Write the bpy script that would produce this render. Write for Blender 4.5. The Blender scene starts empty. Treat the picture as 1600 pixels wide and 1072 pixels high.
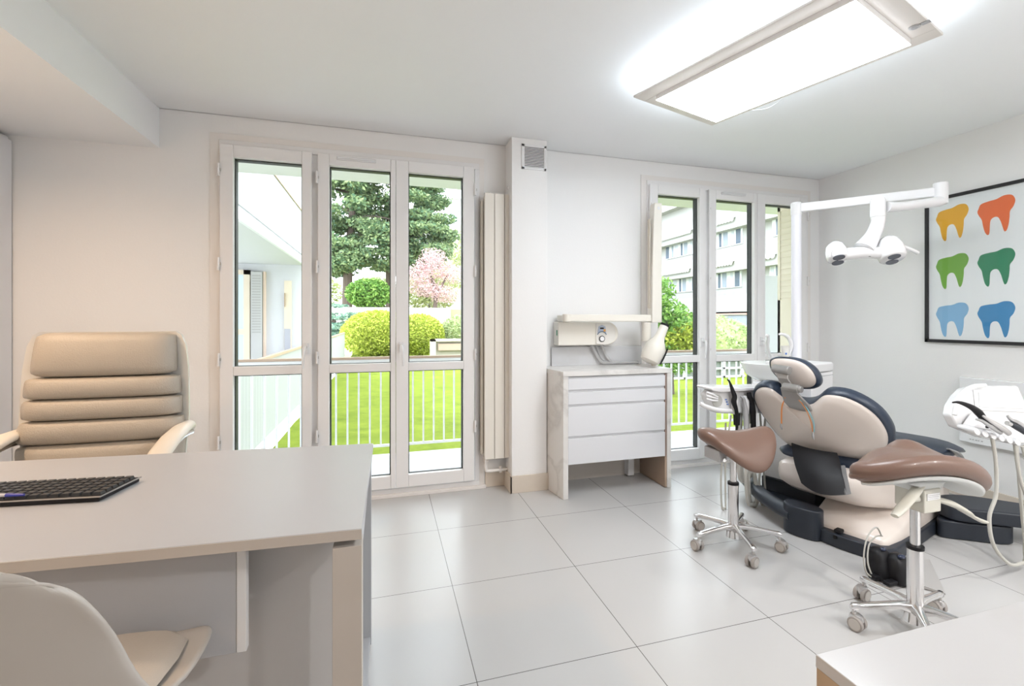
import bpy, bmesh, math, random
from mathutils import Vector, Matrix
R = math.radians
scene = bpy.context.scene
COL = scene.collection

# ------------------------------------------------------------------ camera, sky, sun, exposure
YAW = 0.2909
cd = bpy.data.cameras.new('camera'); cam = bpy.data.objects.new('camera', cd); COL.objects.link(cam)
cam.location = (0, 0, 1.21); cam.rotation_euler = (R(90), 0, -YAW)
cd.sensor_width = 36; cd.lens = 741.55/1600*36
cd.shift_x = -0.01418; cd.shift_y = -0.0225; cd.clip_start = 0.02; cd.clip_end = 400
scene.camera = cam
scene.view_settings.view_transform = 'Standard'; scene.view_settings.look = 'None'
scene.view_settings.gamma = 1; scene.view_settings.use_curve_mapping = False
scene.view_settings.exposure = EXPO = 1.45
w = bpy.data.worlds.new('World'); scene.world = w; w.use_nodes = True
wn = w.node_tree.nodes; wn['Background'].inputs[0].default_value = (0.86, 0.93, 1.0, 1); wn['Background'].inputs[1].default_value = 2.5
sd = bpy.data.lights.new('sun', 'SUN'); sd.energy = .6; sd.angle = R(3); sd.color = (1, .96, .88)
sun = bpy.data.objects.new('sun', sd); COL.objects.link(sun); sun.rotation_euler = (R(38), 0, R(-28))

PANEL_E = 6.6      # ceiling light diffuser
PANEL_UP = 3.0      # upward glow of the same lamp
SPOT_E = 5.8       # warm recessed downlights
# daylight portals help the renderer sample the windows (they give off no light of their own)
for px in ():
    pl = bpy.data.lights.new('portal', 'AREA'); pl.shape = 'RECTANGLE'; pl.size = 1.6; pl.size_y = 2.3; pl.cycles.is_portal = True
    po = bpy.data.objects.new('portal', pl); COL.objects.link(po); po.location = (px, 3.7, 1.2); po.rotation_euler = (R(-90), 0, 0)

# ------------------------------------------------------------------ materials
MATS = {}
def mat(name, col, rough=.5, metal=0, noise=0, nscale=8, bump=0, bscale=60, trans=0, emit=0, coat=0, spec=.5, col2=None):
    if name in MATS: return MATS[name]
    m = bpy.data.materials.new(name); m.use_nodes = True; nt = m.node_tree; b = nt.nodes['Principled BSDF']
    b.inputs['Base Color'].default_value = (*col, 1); b.inputs['Roughness'].default_value = rough
    b.inputs['Metallic'].default_value = metal; b.inputs['Specular IOR Level'].default_value = spec
    if coat: b.inputs['Coat Weight'].default_value = coat; b.inputs['Coat Roughness'].default_value = .08
    if emit: b.inputs['Emission Color'].default_value = (*col, 1); b.inputs['Emission Strength'].default_value = emit
    if trans: b.inputs['Transmission Weight'].default_value = trans
    tc = nt.nodes.new('ShaderNodeTexCoord')
    n = nt.nodes.new('ShaderNodeTexNoise'); n.inputs['Scale'].default_value = nscale; n.inputs['Detail'].default_value = 5
    nt.links.new(tc.outputs['Object'], n.inputs['Vector'])
    mx = nt.nodes.new('ShaderNodeMix'); mx.data_type = 'RGBA'
    c2 = col2 or tuple(max(0, c*(1-max(noise, .012))) for c in col)
    mx.inputs['A'].default_value = (*col, 1); mx.inputs['B'].default_value = (*c2, 1)
    nt.links.new(n.outputs['Fac'], mx.inputs['Factor']); nt.links.new(mx.outputs['Result'], b.inputs['Base Color'])
    if bump:
        n2 = nt.nodes.new('ShaderNodeTexNoise'); n2.inputs['Scale'].default_value = bscale; n2.inputs['Detail'].default_value = 3
        nt.links.new(tc.outputs['Object'], n2.inputs['Vector'])
        bp = nt.nodes.new('ShaderNodeBump'); bp.inputs['Strength'].default_value = bump; bp.inputs['Distance'].default_value = .01
        nt.links.new(n2.outputs['Fac'], bp.inputs['Height']); nt.links.new(bp.outputs['Normal'], b.inputs['Normal'])
    MATS[name] = m; return m

wallm = mat('wall_paint', (.86, .855, .85), .6, noise=.02, nscale=2, bump=.05, bscale=90)
ceilm = mat('ceiling_paint', (.90, .915, .93), .7, noise=.02, nscale=2)
framem = mat('pvc_white', (.84, .83, .83), .35, noise=.02)
casem = mat('casing_white', (.82, .79, .765), .5, noise=.02)
gaskm = mat('black_gasket', (.012, .014, .016), .5)
hingem = mat('hinge_metal', (.55, .53, .5), .35, .8)
skirtm = mat('beige_skirting', (.70, .62, .53), .45, noise=.12, nscale=10)
radm = mat('cream_enamel', (.80, .76, .69), .35, noise=.02)
deskm = mat('desk_laminate', (.47, .48, .505), .32, noise=.02, nscale=5, bump=.02, bscale=300)
deskedge = mat('desk_edge', (.55, .50, .45), .45, noise=.04)
chairm = mat('cream_leather', (.47, .42, .355), .42, noise=.06, nscale=12, bump=.25, bscale=220)
shellm = mat('guest_shell', (.52, .49, .455), .38, noise=.02)
guestpad = mat('guest_cushion', (.52, .47, .41), .5, noise=.04, bump=.15, bscale=300)
whitem = mat('gloss_white', (.80, .80, .81), .18, coat=.4)
whitemat = mat('satin_white', (.80, .80, .81), .4)
drawerm = mat('drawer_white', (.74, .75, .78), .3)
creamm = mat('xray_cream', (.80, .77, .70), .38)
blackm = mat('black_plastic', (.008, .008, .010), .5, spec=.3)
darkm = mat('anthracite_base', (.018, .024, .036), .42, noise=.1)
navym = mat('navy_leather', (.025, .038, .065), .36, bump=.1, bscale=200)
beigem = mat('chair_beige', (.72, .65, .60), .28, noise=.03, coat=.2)
greym = mat('grey_metal', (.36, .35, .34), .35, .6)
greypl = mat('grey_plastic', (.42, .42, .43), .4)
brownm = mat('brown_leather', (.185, .108, .080), .33, noise=.05, bump=.08, bscale=250, coat=.15)
chromem = mat('chrome', (.78, .77, .77), .13, 1)
alum = mat('aluminium', (.62, .61, .61), .28, .9)
wheelm = mat('wheel_grey', (.36, .33, .31), .5)
wheelcap = mat('wheel_cap', (.55, .52, .49), .45)
hosem = mat('hose_grey', (.50, .49, .45), .5)
leverm = mat('lever_grey', (.62, .60, .53), .45)
steelm = mat('steel', (.55, .55, .56), .3, .9, noise=.1)
woodm = mat('pale_oak', (.56, .43, .30), .5, noise=.25, nscale=14, col2=(.44, .32, .21))
brasslike = mat('handrail_brown', (.50, .36, .27), .5)
extwhite = mat('render_white', (.64, .64, .65), .8, noise=.04, nscale=3)
extbeige = mat('render_beige', (.74, .64, .50), .8, noise=.05, nscale=3)
shutm = mat('shutter_beige', (.78, .70, .56), .6)
shutg = mat('shutter_grey', (.50, .49, .47), .6)
awnm = mat('awning_cloth', (.50, .49, .47), .8)
concm = mat('balcony_concrete', (.66, .66, .68), .75, noise=.05, nscale=6)
winm = mat('far_glass', (.10, .13, .18), .15)
curt = mat('curtain', (.55, .58, .66), .8)
barkm = mat('bark', (.16, .12, .10), .9, noise=.4, nscale=12)
orangem = mat('orange_cord', (.90, .32, .07), .5)
pinkm = mat('pink', (.80, .05, .25), .5)
bluem = mat('blue_print', (.10, .22, .60), .5)

def marble(name, base=(.80, .79, .78), vein=(.46, .44, .42), sc=1.6, th=.62, rough=.2):
    m = bpy.data.materials.new(name); m.use_nodes = True; nt = m.node_tree; b = nt.nodes['Principled BSDF']
    tc = nt.nodes.new('ShaderNodeTexCoord'); n = nt.nodes.new('ShaderNodeTexNoise'); n.inputs['Scale'].default_value = sc
    n.inputs['Detail'].default_value = 6; n.inputs['Distortion'].default_value = 1.2
    nt.links.new(tc.outputs['Object'], n.inputs['Vector'])
    # veins where the noise crosses its middle value
    s = nt.nodes.new('ShaderNodeMath'); s.operation = 'SUBTRACT'; s.inputs[1].default_value = .5; nt.links.new(n.outputs['Fac'], s.inputs[0])
    a = nt.nodes.new('ShaderNodeMath'); a.operation = 'ABSOLUTE'; nt.links.new(s.outputs[0], a.inputs[0])
    r = nt.nodes.new('ShaderNodeValToRGB'); r.color_ramp.elements[0].position = 0; r.color_ramp.elements[0].color = (*[v*th+bb*(1-th) for v, bb in zip(vein, base)], 1)
    r.color_ramp.elements[1].position = .05; r.color_ramp.elements[1].color = (*base, 1)
    nt.links.new(a.outputs[0], r.inputs[0]); nt.links.new(r.outputs[0], b.inputs['Base Color']); b.inputs['Roughness'].default_value = rough
    return m
marb = marble('marble_counter', (.60, .605, .62), th=.18, sc=1.3); marbs = marble('marble_cabinet', (.76, .745, .725), th=.45, sc=2.2, rough=.3)

def glassmat(name, tint=(1, 1, 1), gl=.06, rough=0.0):
    m = bpy.data.materials.new(name); m.use_nodes = True; nt = m.node_tree; nt.nodes.clear()
    o = nt.nodes.new('ShaderNodeOutputMaterial'); t = nt.nodes.new('ShaderNodeBsdfTransparent'); t.inputs[0].default_value = (*tint, 1)
    g = nt.nodes.new('ShaderNodeBsdfGlossy'); g.inputs['Roughness'].default_value = rough
    f = nt.nodes.new('ShaderNodeFresnel'); f.inputs[0].default_value = 1.45
    gm_ = nt.nodes.new('ShaderNodeNewGeometry'); sb = nt.nodes.new('ShaderNodeMath'); sb.operation = 'SUBTRACT'; sb.use_clamp = True
    nt.links.new(f.outputs[0], sb.inputs[0]); nt.links.new(gm_.outputs['Backfacing'], sb.inputs[1])
    mx = nt.nodes.new('ShaderNodeMixShader'); nt.links.new(sb.outputs[0], mx.inputs[0]); nt.links.new(t.outputs[0], mx.inputs[1]); nt.links.new(g.outputs[0], mx.inputs[2])
    nt.links.new(mx.outputs[0], o.inputs[0]); return m
paneg = glassmat('window_glass', (.99, 1, .995))
bowlg = bpy.data.materials.new('bowl_glass'); bowlg.use_nodes = True
_nt = bowlg.node_tree; _b = _nt.nodes['Principled BSDF']; _b.inputs['Base Color'].default_value = (.90, .92, .91, 1); _b.inputs['Roughness'].default_value = .1
_b.inputs['Alpha'].default_value = .8
hoseclear = bpy.data.materials.new('translucent_hose'); hoseclear.use_nodes = True
_b = hoseclear.node_tree.nodes['Principled BSDF']; _b.inputs['Base Color'].default_value = (.60, .60, .60, 1); _b.inputs['Roughness'].default_value = .2; _b.inputs['Alpha'].default_value = .55

def floormat():
    m = bpy.data.materials.new('floor_tiles'); m.use_nodes = True; nt = m.node_tree; b = nt.nodes['Principled BSDF']
    tc = nt.nodes.new('ShaderNodeTexCoord'); mp = nt.nodes.new('ShaderNodeMapping')
    # joints: x = 0.296 + 0.6 k, y = 2.166 - 0.6 k
    mp.inputs['Location'].default_value = (-.296+3.0, -2.166+3.0, 0); nt.links.new(tc.outputs['Object'], mp.inputs['Vector'])
    br = nt.nodes.new('ShaderNodeTexBrick'); br.offset = 0; br.squash = 1
    br.inputs['Scale'].default_value = 1; br.inputs['Brick Width'].default_value = .6; br.inputs['Row Height'].default_value = .6
    br.inputs['Mortar Size'].default_value = .0014; br.inputs['Mortar Smooth'].default_value = 0; br.inputs['Bias'].default_value = 0
    br.inputs['Color1'].default_value = (.53, .525, .52, 1); br.inputs['Color2'].default_value = (.515, .51, .505, 1); br.inputs['Mortar'].default_value = (.10, .09, .085, 1)
    nt.links.new(mp.outputs[0], br.inputs['Vector'])
    n = nt.nodes.new('ShaderNodeTexNoise'); n.inputs['Scale'].default_value = 2.3; n.inputs['Detail'].default_value = 7; nt.links.new(tc.outputs['Object'], n.inputs['Vector'])
    mr = nt.nodes.new('ShaderNodeMapRange'); mr.inputs['To Min'].default_value = .975; mr.inputs['To Max'].default_value = 1.02; nt.links.new(n.outputs['Fac'], mr.inputs['Value'])
    mu = nt.nodes.new('ShaderNodeMix'); mu.data_type = 'RGBA'; mu.blend_type = 'MULTIPLY'; mu.inputs['Factor'].default_value = 1
    nt.links.new(br.outputs['Color'], mu.inputs['A']); nt.links.new(mr.outputs[0], mu.inputs['B']); nt.links.new(mu.outputs['Result'], b.inputs['Base Color'])
    r2 = nt.nodes.new('ShaderNodeMapRange'); r2.inputs['To Min'].default_value = .24; r2.inputs['To Max'].default_value = .30; nt.links.new(n.outputs['Fac'], r2.inputs['Value'])
    b.inputs['Roughness'].default_value = .27
    return m
def leafmat(name, c1, c2, tr=.25):
    m = bpy.data.materials.new(name); m.use_nodes = True; nt = m.node_tree; b = nt.nodes['Principled BSDF']; b.inputs['Roughness'].default_value = .7
    g = nt.nodes.new('ShaderNodeNewGeometry'); mx = nt.nodes.new('ShaderNodeMix'); mx.data_type = 'RGBA'
    mx.inputs['A'].default_value = (*c1, 1); mx.inputs['B'].default_value = (*c2, 1)
    nt.links.new(g.outputs['Random Per Island'], mx.inputs['Factor']); nt.links.new(mx.outputs['Result'], b.inputs['Base Color'])
    t = nt.nodes.new('ShaderNodeBsdfTranslucent'); nt.links.new(mx.outputs['Result'], t.inputs[0])
    s = nt.nodes.new('ShaderNodeMixShader'); s.inputs[0].default_value = tr
    o = nt.nodes['Material Output']; nt.links.new(b.outputs[0], s.inputs[1]); nt.links.new(t.outputs[0], s.inputs[2]); nt.links.new(s.outputs[0], o.inputs[0])
    return m

# ------------------------------------------------------------------ mesh builder
class MB:
    def __init__(s): s.v = []; s.f = []
    def add(s, vs, fs):
        o = len(s.v); s.v += [tuple(v) for v in vs]; s.f += [tuple(i+o for i in f) for f in fs]; return s
    def box(s, x0, y0, z0, x1, y1, z1, M=None):
        vs = [Vector(p) for p in ((x0,y0,z0),(x1,y0,z0),(x1,y1,z0),(x0,y1,z0),(x0,y0,z1),(x1,y0,z1),(x1,y1,z1),(x0,y1,z1))]
        if M: vs = [M @ v for v in vs]
        return s.add(vs, [(0,3,2,1),(4,5,6,7),(0,1,5,4),(1,2,6,5),(2,3,7,6),(3,0,4,7)])
    def prism(s, pts, vec):
        n = len(pts); v = Vector(vec); a = [Vector(p) for p in pts]
        return s.add(a+[p+v for p in a], [tuple(range(n))[::-1], tuple(range(n, 2*n))]+[(i, (i+1)%n, (i+1)%n+n, i+n) for i in range(n)])
    def loft(s, rings, cap=True, closed=True):
        n = len(rings[0]); vs = [p for r in rings for p in r]; fs = []
        for k in range(len(rings)-1):
            for i in range(n if closed else n-1):
                j = (i+1) % n; fs.append((k*n+i, k*n+j, (k+1)*n+j, (k+1)*n+i))
        if cap: fs.append(tuple(range(n))[::-1]); fs.append(tuple(range((len(rings)-1)*n, len(rings)*n)))
        return s.add(vs, fs)
    def tube(s, pts, r, n=10, smooth=True, flat=1.0):
        P = [Vector(p) for p in pts]; rr = r if isinstance(r, (list, tuple)) else [r]*len(P)
        if smooth and len(P) > 2:
            Q = []; q = []
            for i in range(len(P)-1):
                a, b, c, d = P[max(i-1, 0)], P[i], P[i+1], P[min(i+2, len(P)-1)]
                for k in range(6):
                    t = k/6; Q.append(.5*((2*b)+(-a+c)*t+(2*a-5*b+4*c-d)*t*t+(-a+3*b-3*c+d)*t**3)); q.append(rr[i]*(1-t)+rr[i+1]*t)
            Q.append(P[-1]); q.append(rr[-1]); P, rr = Q, q
        rings = []; up = None
        for i, p in enumerate(P):
            t = (P[min(i+1, len(P)-1)]-P[max(i-1, 0)]).normalized()
            if up is None: up = Vector((0, 0, 1)) if abs(t.z) < .9 else Vector((1, 0, 0))
            a = t.cross(up).normalized(); b = a.cross(t).normalized(); up = b
            rings.append([p+a*math.cos(2*math.pi*k/n)*rr[i]+b*math.sin(2*math.pi*k/n)*rr[i]*flat for k in range(n)])
        return s.loft(rings)
    def cyl(s, p0, p1, r0, r1=None, n=24):
        return s.tube([p0, p1], [r0, r0 if r1 is None else r1], n, smooth=False)
    def lathe(s, prof, o=(0, 0, 0), n=32, M=None, ang=None):
        rings = []
        for r, z in prof:
            ring = [Vector((r*math.cos(2*math.pi*k/n), r*math.sin(2*math.pi*k/n), z)) for k in range(n)]
            if M: ring = [M @ p for p in ring]
            rings.append([p+Vector(o) for p in ring])
        return s.loft(rings)
    def ell(s, c, r, nu=20, nv=12, M=None, p=1.0):
        prof = [(max(math.sin(math.pi*k/nv), 1e-4)**p, -math.cos(math.pi*k/nv)) for k in range(nv+1)]
        rings = []
        for a, z in prof:
            ring = [Vector((a*math.cos(2*math.pi*k/nu)*r[0], a*math.sin(2*math.pi*k/nu)*r[1], z*r[2])) for k in range(nu)]
            if M: ring = [M @ q for q in ring]
            rings.append([q+Vector(c) for q in ring])
        return s.loft(rings)
    def build(s, name, m, parent=None, bevel=0, seg=2, sub=0, angle=35, label=None, solid=0, xf=None):
        org = ORG.get(parent.name, Vector((0, 0, 0))) if parent else Vector((0, 0, 0))
        vs = s.v
        if xf: vs = [xf @ Vector(v) for v in vs]
        me = bpy.data.meshes.new(name); me.from_pydata([tuple(Vector(v)-org) for v in vs], [], s.f)
        bm = bmesh.new(); bm.from_mesh(me); bmesh.ops.recalc_face_normals(bm, faces=bm.faces); bm.to_mesh(me); bm.free()
        me.materials.append(m)
        for p in me.polygons: p.use_smooth = True
        if not bevel: me.set_sharp_from_angle(angle=R(angle))
        o = bpy.data.objects.new(name, me); COL.objects.link(o)
        if parent: o.parent = parent; ORG[o.name] = org
        else: ORG[o.name] = Vector((0, 0, 0))
        if solid:
            md = o.modifiers.new('t', 'SOLIDIFY'); md.thickness = solid; md.offset = 0
        if bevel:
            md = o.modifiers.new('b', 'BEVEL'); md.width = bevel; md.segments = seg; md.limit_method = 'ANGLE'; md.angle_limit = R(40)
            wn_ = o.modifiers.new('w', 'WEIGHTED_NORMAL'); wn_.weight = 100
        if sub:
            md = o.modifiers.new('s', 'SUBSURF'); md.levels = sub; md.render_levels = sub
        if label: o['label'] = label
        return o
ORG = {}
def thing(name, label, cat, loc=(0, 0, 0), group=None):
    o = bpy.data.objects.new(name, None); COL.objects.link(o); o.location = loc; o.empty_display_size = .1
    ORG[o.name] = Vector(loc); o['label'] = label; o['category'] = cat
    if group: o['group'] = group
    return o
def tag(o, label, cat, group=None, kind=None):
    o['label'] = label; o['category'] = cat
    if group: o['group'] = group
    if kind: o['kind'] = kind
    return o
def struct(o): o['kind'] = 'structure'; return o
def sempty(name, loc=(0, 0, 0)):
    o = bpy.data.objects.new(name, None); COL.objects.link(o); o.location = loc; ORG[o.name] = Vector(loc); o['kind'] = 'structure'; return o
def copy_tree(o, parent=None):
    c = o.copy(); COL.objects.link(c); c.parent = parent
    for ch in list(o.children): copy_tree(ch, c)
    return c
def frameM(o, deg, tilt=None):
    return Matrix.Translation(Vector(o)) @ Matrix.Rotation(R(deg), 4, 'Z') @ (tilt or Matrix.Identity(4))
def cat(pts, k=6, closed=True):       # smooth closed outline through points
    P = [Vector(p) for p in pts]; n = len(P); Q = []
    for i in range(n):
        a, b, c, d = P[i-1], P[i], P[(i+1) % n], P[(i+2) % n]
        for j in range(k):
            t = j/k; Q.append(.5*((2*b)+(-a+c)*t+(2*a-5*b+4*c-d)*t*t+(-a+3*b-3*c+d)*t**3))
    return Q

# ------------------------------------------------------------------ room shell
YW = 3.385       # inner face of the window wall
XR = 3.80; XL = -2.62; YB = -1.5; ZC = 2.49; ZB = 2.25
struct(MB().box(XL-.1, YB-.1, -.12, XR+.1, YW+.02, 0).build('floor', floormat()))
struct(MB().box(-1.303, YB-.1, ZC, XR+.1, YW+.3, ZC+.1).build('ceiling', ceilm))
struct(MB().box(XL-.1, YB-.1, ZB, -1.303, YW+.02, ZC+.1).build('ceiling_lowered', ceilm))
struct(MB().box(XR, YB-.1, 0, XR+.12, YW+.3, ZC).build('wall_right', wallm))
struct(MB().box(XL-.12, YB-.1, 0, XL, YW+.02, ZB).build('wall_left', wallm))
struct(MB().box(XL, YB-.12, 0, XR, YB, ZC).build('wall_near', wallm))
wx = (-.985, .655); w2 = 3.004
wb = MB()
YO = 3.68
wb.box(XL, YW, 0, wx[0], YO, ZC).box(wx[1], YW, 0, wx[0]+w2, YO, ZC).box(wx[1]+w2, YW, 0, XR, YO, ZC)
for o_ in (0, w2): wb.box(wx[0]+o_, YW, 2.335, wx[1]+o_, YO, ZC)
struct(wb.build('wall_window', wallm))
struct(MB().box(.852, 3.205, 0, 1.112, YW, ZC).build('wall_pillar', wallm, bevel=.004))
# skirting
struct(MB().box(XL, YW-.012, 0, -1.03, YW, .12).build('baseboard_left', skirtm))
struct(MB().box(.70, YW-.012, 0, .852, YW, .12).box(.840, 3.193, 0, .852, YW, .12).box(.840, 3.193, 0, 1.122, 3.205, .12).build('baseboard_pillar', skirtm, bevel=.002))
struct(MB().box(1.112, YW-.012, 0, 1.96, YW, .10).build('baseboard_middle', skirtm))
struct(MB().box(3.70, YW-.012, 0, XR, YW, .10).build('baseboard_corner', skirtm))
sk = MB()
for i in range(8): sk.box(XR-.012, YB+i*.62+.001, 0, XR, YB+(i+1)*.62-.001, .095)
struct(sk.build('baseboard_right', skirtm))

# ------------------------------------------------------------------ windows
def window(name, ox, first):
    root = sempty(name, (ox, 3.37, 0))
    B = lambda mb, *a: mb.box(a[0]+ox, a[1], a[2], a[3]+ox, a[4], a[5])
    fy0, fy1 = 3.372, 3.43
    m = MB()      # fixed frame
    B(m, -.985, fy0, .055, -.955, fy1, 2.292); B(m, .622, fy0, .055, .655, fy1, 2.292); B(m, -.985, fy0, 2.292, .655, fy1, 2.335); B(m, -.985, fy0, .022, .655, fy1, .055)
    B(m, -.47, fy0+.004, .056, -.40, fy1, 2.291)
    m.build('window_frame', framem, root, bevel=.003)
    m = MB()      # flat casing round the opening
    B(m, -1.035, 3.378, .022, -.985, 3.3845, 2.335); B(m, .655, 3.378, .022, .69, 3.3845, 2.335); B(m, -1.035, 3.378, 2.335, .69, 3.3845, 2.375)
    m.build('casing', casem, root)
    m = MB(); B(m, -1.0, 3.352, 0, .70, 3.385, .022); m.build('threshold', casem, root, bevel=.002)
    for (a, b, g0, g1, hs, hand) in ((-.974, -.451, -.900, -.510, -1, 1), (-.416, .073, -.346, .041, -1, 0), (.075, .614, .158, .537, 1, -1)):
        y0, y1 = 3.345, 3.400
        c = MB()
        B(c, a, y0, .066, g0, y1, 2.30); B(c, g1, y0, .066, b, y1, 2.30)
        B(c, g0, y0, 2.222, g1, y1, 2.30); B(c, g0, y0, .066, g1, y1, .15); B(c, g0, y0, .862, g1, y1, .918)
        cs = c.build('casement', framem, root, bevel=.004)
        for z0, z1 in ((.15, .862), (.918, 2.222)):
            g = MB(); B(g, g0, 3.374, z0, g1, 3.378, z1); g.build('glass_pane', paneg, cs)
            k = MB()   # dark rebate outside the pane
            t = .007
            B(k, g0, 3.379, z0, g0+t, 3.426, z1); B(k, g1-t, 3.379, z0, g1, 3.426, z1); B(k, g0, 3.379, z1-t, g1, 3.426, z1); B(k, g0, 3.379, z0, g1, 3.40, z0+.003)
            k.build('seal', gaskm, cs)
        for z in (.42, .93, 1.52, 2.10):
            hx = a-.004 if hs < 0 else b+.004
            h = MB(); h.cyl((hx+ox, 3.336, z), (hx+ox, 3.336, z+.075), .0075, n=12); h.cyl((hx+ox, 3.336, z-.004), (hx+ox, 3.336, z), .009, n=12)
            h.build('hinge', framem, cs); h2 = MB(); B(h2, hx-.004, 3.3345, z+.028, hx+.012, 3.342, z+.045); h2.build('hinge_pin', hingem, cs)
        if hand:
            hx = b-.035 if hand > 0 else a+.035
            h = MB(); B(h, hx-.014, 3.333, .99, hx+.014, 3.345, 1.06)
            s_ = 1 if hand < 0 else -1
            h.tube([(hx+ox, 3.335, 1.035), (hx+ox, 3.30, 1.035), (hx+ox+.004*s_, 3.290, 1.01), (hx+ox+.008*s_, 3.288, .955), (hx+ox+.010*s_, 3.291, .90)], [.010, .010, .0095, .009, .006], 12)
            h.build('window_handle', whitem, cs)
    v = MB(); B(v, -.30, 3.335, 2.262, -.055, 3.347, 2.284); B(v, -.295, 3.325, 2.270, -.06, 3.337, 2.282); v.build('air_vent', whitem, root, bevel=.003)
window('window_1', 0, True); window('window_2', w2, False)

# folded louvred shutters in the outer reveal of the right window
sh = thing('folded_shutter', 'beige louvred shutter folded into the outer reveal of the right window', 'shutter', (3.63, 3.56, 0))
s_ = MB().box(3.632, 3.435, .03, 3.655, 3.47, 2.33).box(3.632, 3.66, .03, 3.655, 3.69, 2.33).box(3.632, 3.435, 2.25, 3.655, 3.69, 2.33).box(3.632, 3.435, .03, 3.655, 3.69, 1.40).box(3.64, 3.435, 1.4, 3.655, 3.69, 2.25)
s_.build('shutter_frame', shutm, sh)
for i in range(15):
    z = 1.42+i*.055
    MB().add([(3.634, 3.47, z), (3.634, 3.66, z), (3.645, 3.66, z+.045), (3.645, 3.47, z+.045), (3.640, 3.47, z-.002), (3.640, 3.66, z-.002), (3.651, 3.66, z+.043), (3.651, 3.47, z+.043)],
             [(0, 1, 2, 3), (4, 7, 6, 5), (0, 4, 5, 1), (1, 5, 6, 2), (2, 6, 7, 3), (3, 7, 4, 0)]).build('louvre', shutm, sh)

# ------------------------------------------------------------------ ceiling light
def rotp(u, v, z, c=(1.739, 1.816), a=16.5):
    ca, sa = math.cos(R(a)), math.sin(R(a)); return Vector((c[0]+u*ca-v*sa, c[1]+u*sa+v*ca, z))
LP = thing('ceiling_light', 'large rectangular suspended light panel glowing white below the ceiling', 'ceiling light', (1.739, 1.816, 2.39))
XF = frameM((1.739, 1.816, 0), 16.5)
hu, hv = .3335, .5475
bu, bv = .253, .4635
m = MB()
m.box(-hu, -hv, 2.388, -bu, hv, 2.400).box(bu, -hv, 2.388, hu, hv, 2.400).box(-bu, -hv, 2.388, bu, -bv, 2.400).box(-bu, bv, 2.388, bu, hv, 2.400)
m.build('frame', mat('lamp_frame', (.74, .70, .66), .35, noise=.02), LP, bevel=.002, xf=XF)
dif = bpy.data.materials.new('diffuser'); dif.use_nodes = True; _b = dif.node_tree.nodes['Principled BSDF']
_b.inputs['Base Color'].default_value = (.9, .9, .92, 1); _b.inputs['Emission Color'].default_value = (.90, .95, 1, 1); _b.inputs['Emission Strength'].default_value = PANEL_E
MB().box(-bu, -bv, 2.3645, bu, bv, 2.392).build('diffuser_housing', mat('housing', (.9, .9, .9), .5), LP, xf=XF)
MB().box(-bu, -bv, 2.362, bu, bv, 2.3643).build('diffuser', dif, LP, xf=XF)
upm = bpy.data.materials.new('up_glow'); upm.use_nodes = True; _b = upm.node_tree.nodes['Principled BSDF']
_b.inputs['Emission Color'].default_value = (.80, .91, 1, 1); _b.inputs['Emission Strength'].default_value = PANEL_UP
MB().box(-hu+.02, -hv+.02, 2.401, hu-.02, hv-.02, 2.406).build('uplight_strip', upm, LP, xf=XF)
for su in (-1, 1):
    for sv in (-1, 1):
        wv = MB(); p = XF @ Vector((su*.27, sv*.40+ .06, 0))
        wv.cyl((p.x, p.y, 2.40), (p.x, p.y, ZC), .0012, n=6); wv.build('suspension_wire', alum, LP)
        MB().cyl((p.x, p.y, ZC-.026), (p.x, p.y, ZC), .008, n=14).build('ceiling_mount', chromem, LP)
# small round control on the frame
c0 = XF @ Vector((.165, -.505, 2.386))
MB().lathe([(.001, 0), (.020, 0), (.020, .003), (.001, .003)], (c0.x, c0.y, 2.385), 24).build('sensor', alum, LP)
MB().lathe([(.001, 0), (.013, 0), (.010, -.004), (.001, -.004)], (c0.x, c0.y, 2.385), 24).build('sensor_lens', greypl, LP)
MB().box(-.05, -.011, 0, -.022, .011, .003, frameM((c0.x, c0.y, 2.3845), 106)).build('sensor_label', greypl, LP)
a_ = XF @ Vector((.30, .12, 2.40)); b_ = XF @ Vector((.34, .30, 2.40))
MB().tube([a_, a_+Vector((.03, -.03, -.004)), XF @ Vector((.375, .21, 2.385)), b_+Vector((.02, 0, -.004)), b_], .0015, 6).build('power_cable', whitemat, LP)

# recessed warm spots in the lowered ceiling and neutral ones behind, added for brightness
def downlight(x, y, z, col, e, label):
    t = thing('ceiling_downlight', label, 'downlight', (x, y, z), 'recessed ceiling downlights')
    MB().lathe([(.038, 0), (.048, -.001), (.048, -.004), (.036, -.004)], (x, y, z), 28).build('trim_ring', whitemat, t)
    em = bpy.data.materials.new('bulb'); em.use_nodes = True; _b = em.node_tree.nodes['Principled BSDF']; _b.inputs['Emission Color'].default_value = (*col, 1); _b.inputs['Emission Strength'].default_value = 8
    MB().lathe([(.001, 0), (.035, 0), (.035, -.002), (.001, -.002)], (x, y, z), 28).build('bulb', em, t)
    l = bpy.data.lights.new('downlight_lamp', 'AREA'); l.shape = 'DISK'; l.size = .10; l.energy = e; l.color = col; l.spread = R(165)
    lo = bpy.data.objects.new('downlight_lamp', l); COL.objects.link(lo); lo.parent = t; lo.location = (0, 0, -.008)
for x, y, lb in ((-1.75, 1.95, 'round warm downlight in the lowered ceiling near the tall cupboard'), (-1.75, .7, 'round warm downlight in the lowered ceiling nearer the back of the room')):
    downlight(x, y, ZB, (1, .70, .46), SPOT_E, lb)
for x, y, lb in ((1.9, -.7, 'round added fill downlight, out of view, in the main ceiling in the middle near the back wall'), (3.1, -.5, 'round added fill downlight, out of view, in the main ceiling near the right back corner')):
    downlight(x, y, ZC, (1, .97, .94), 13.5, lb)

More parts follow.
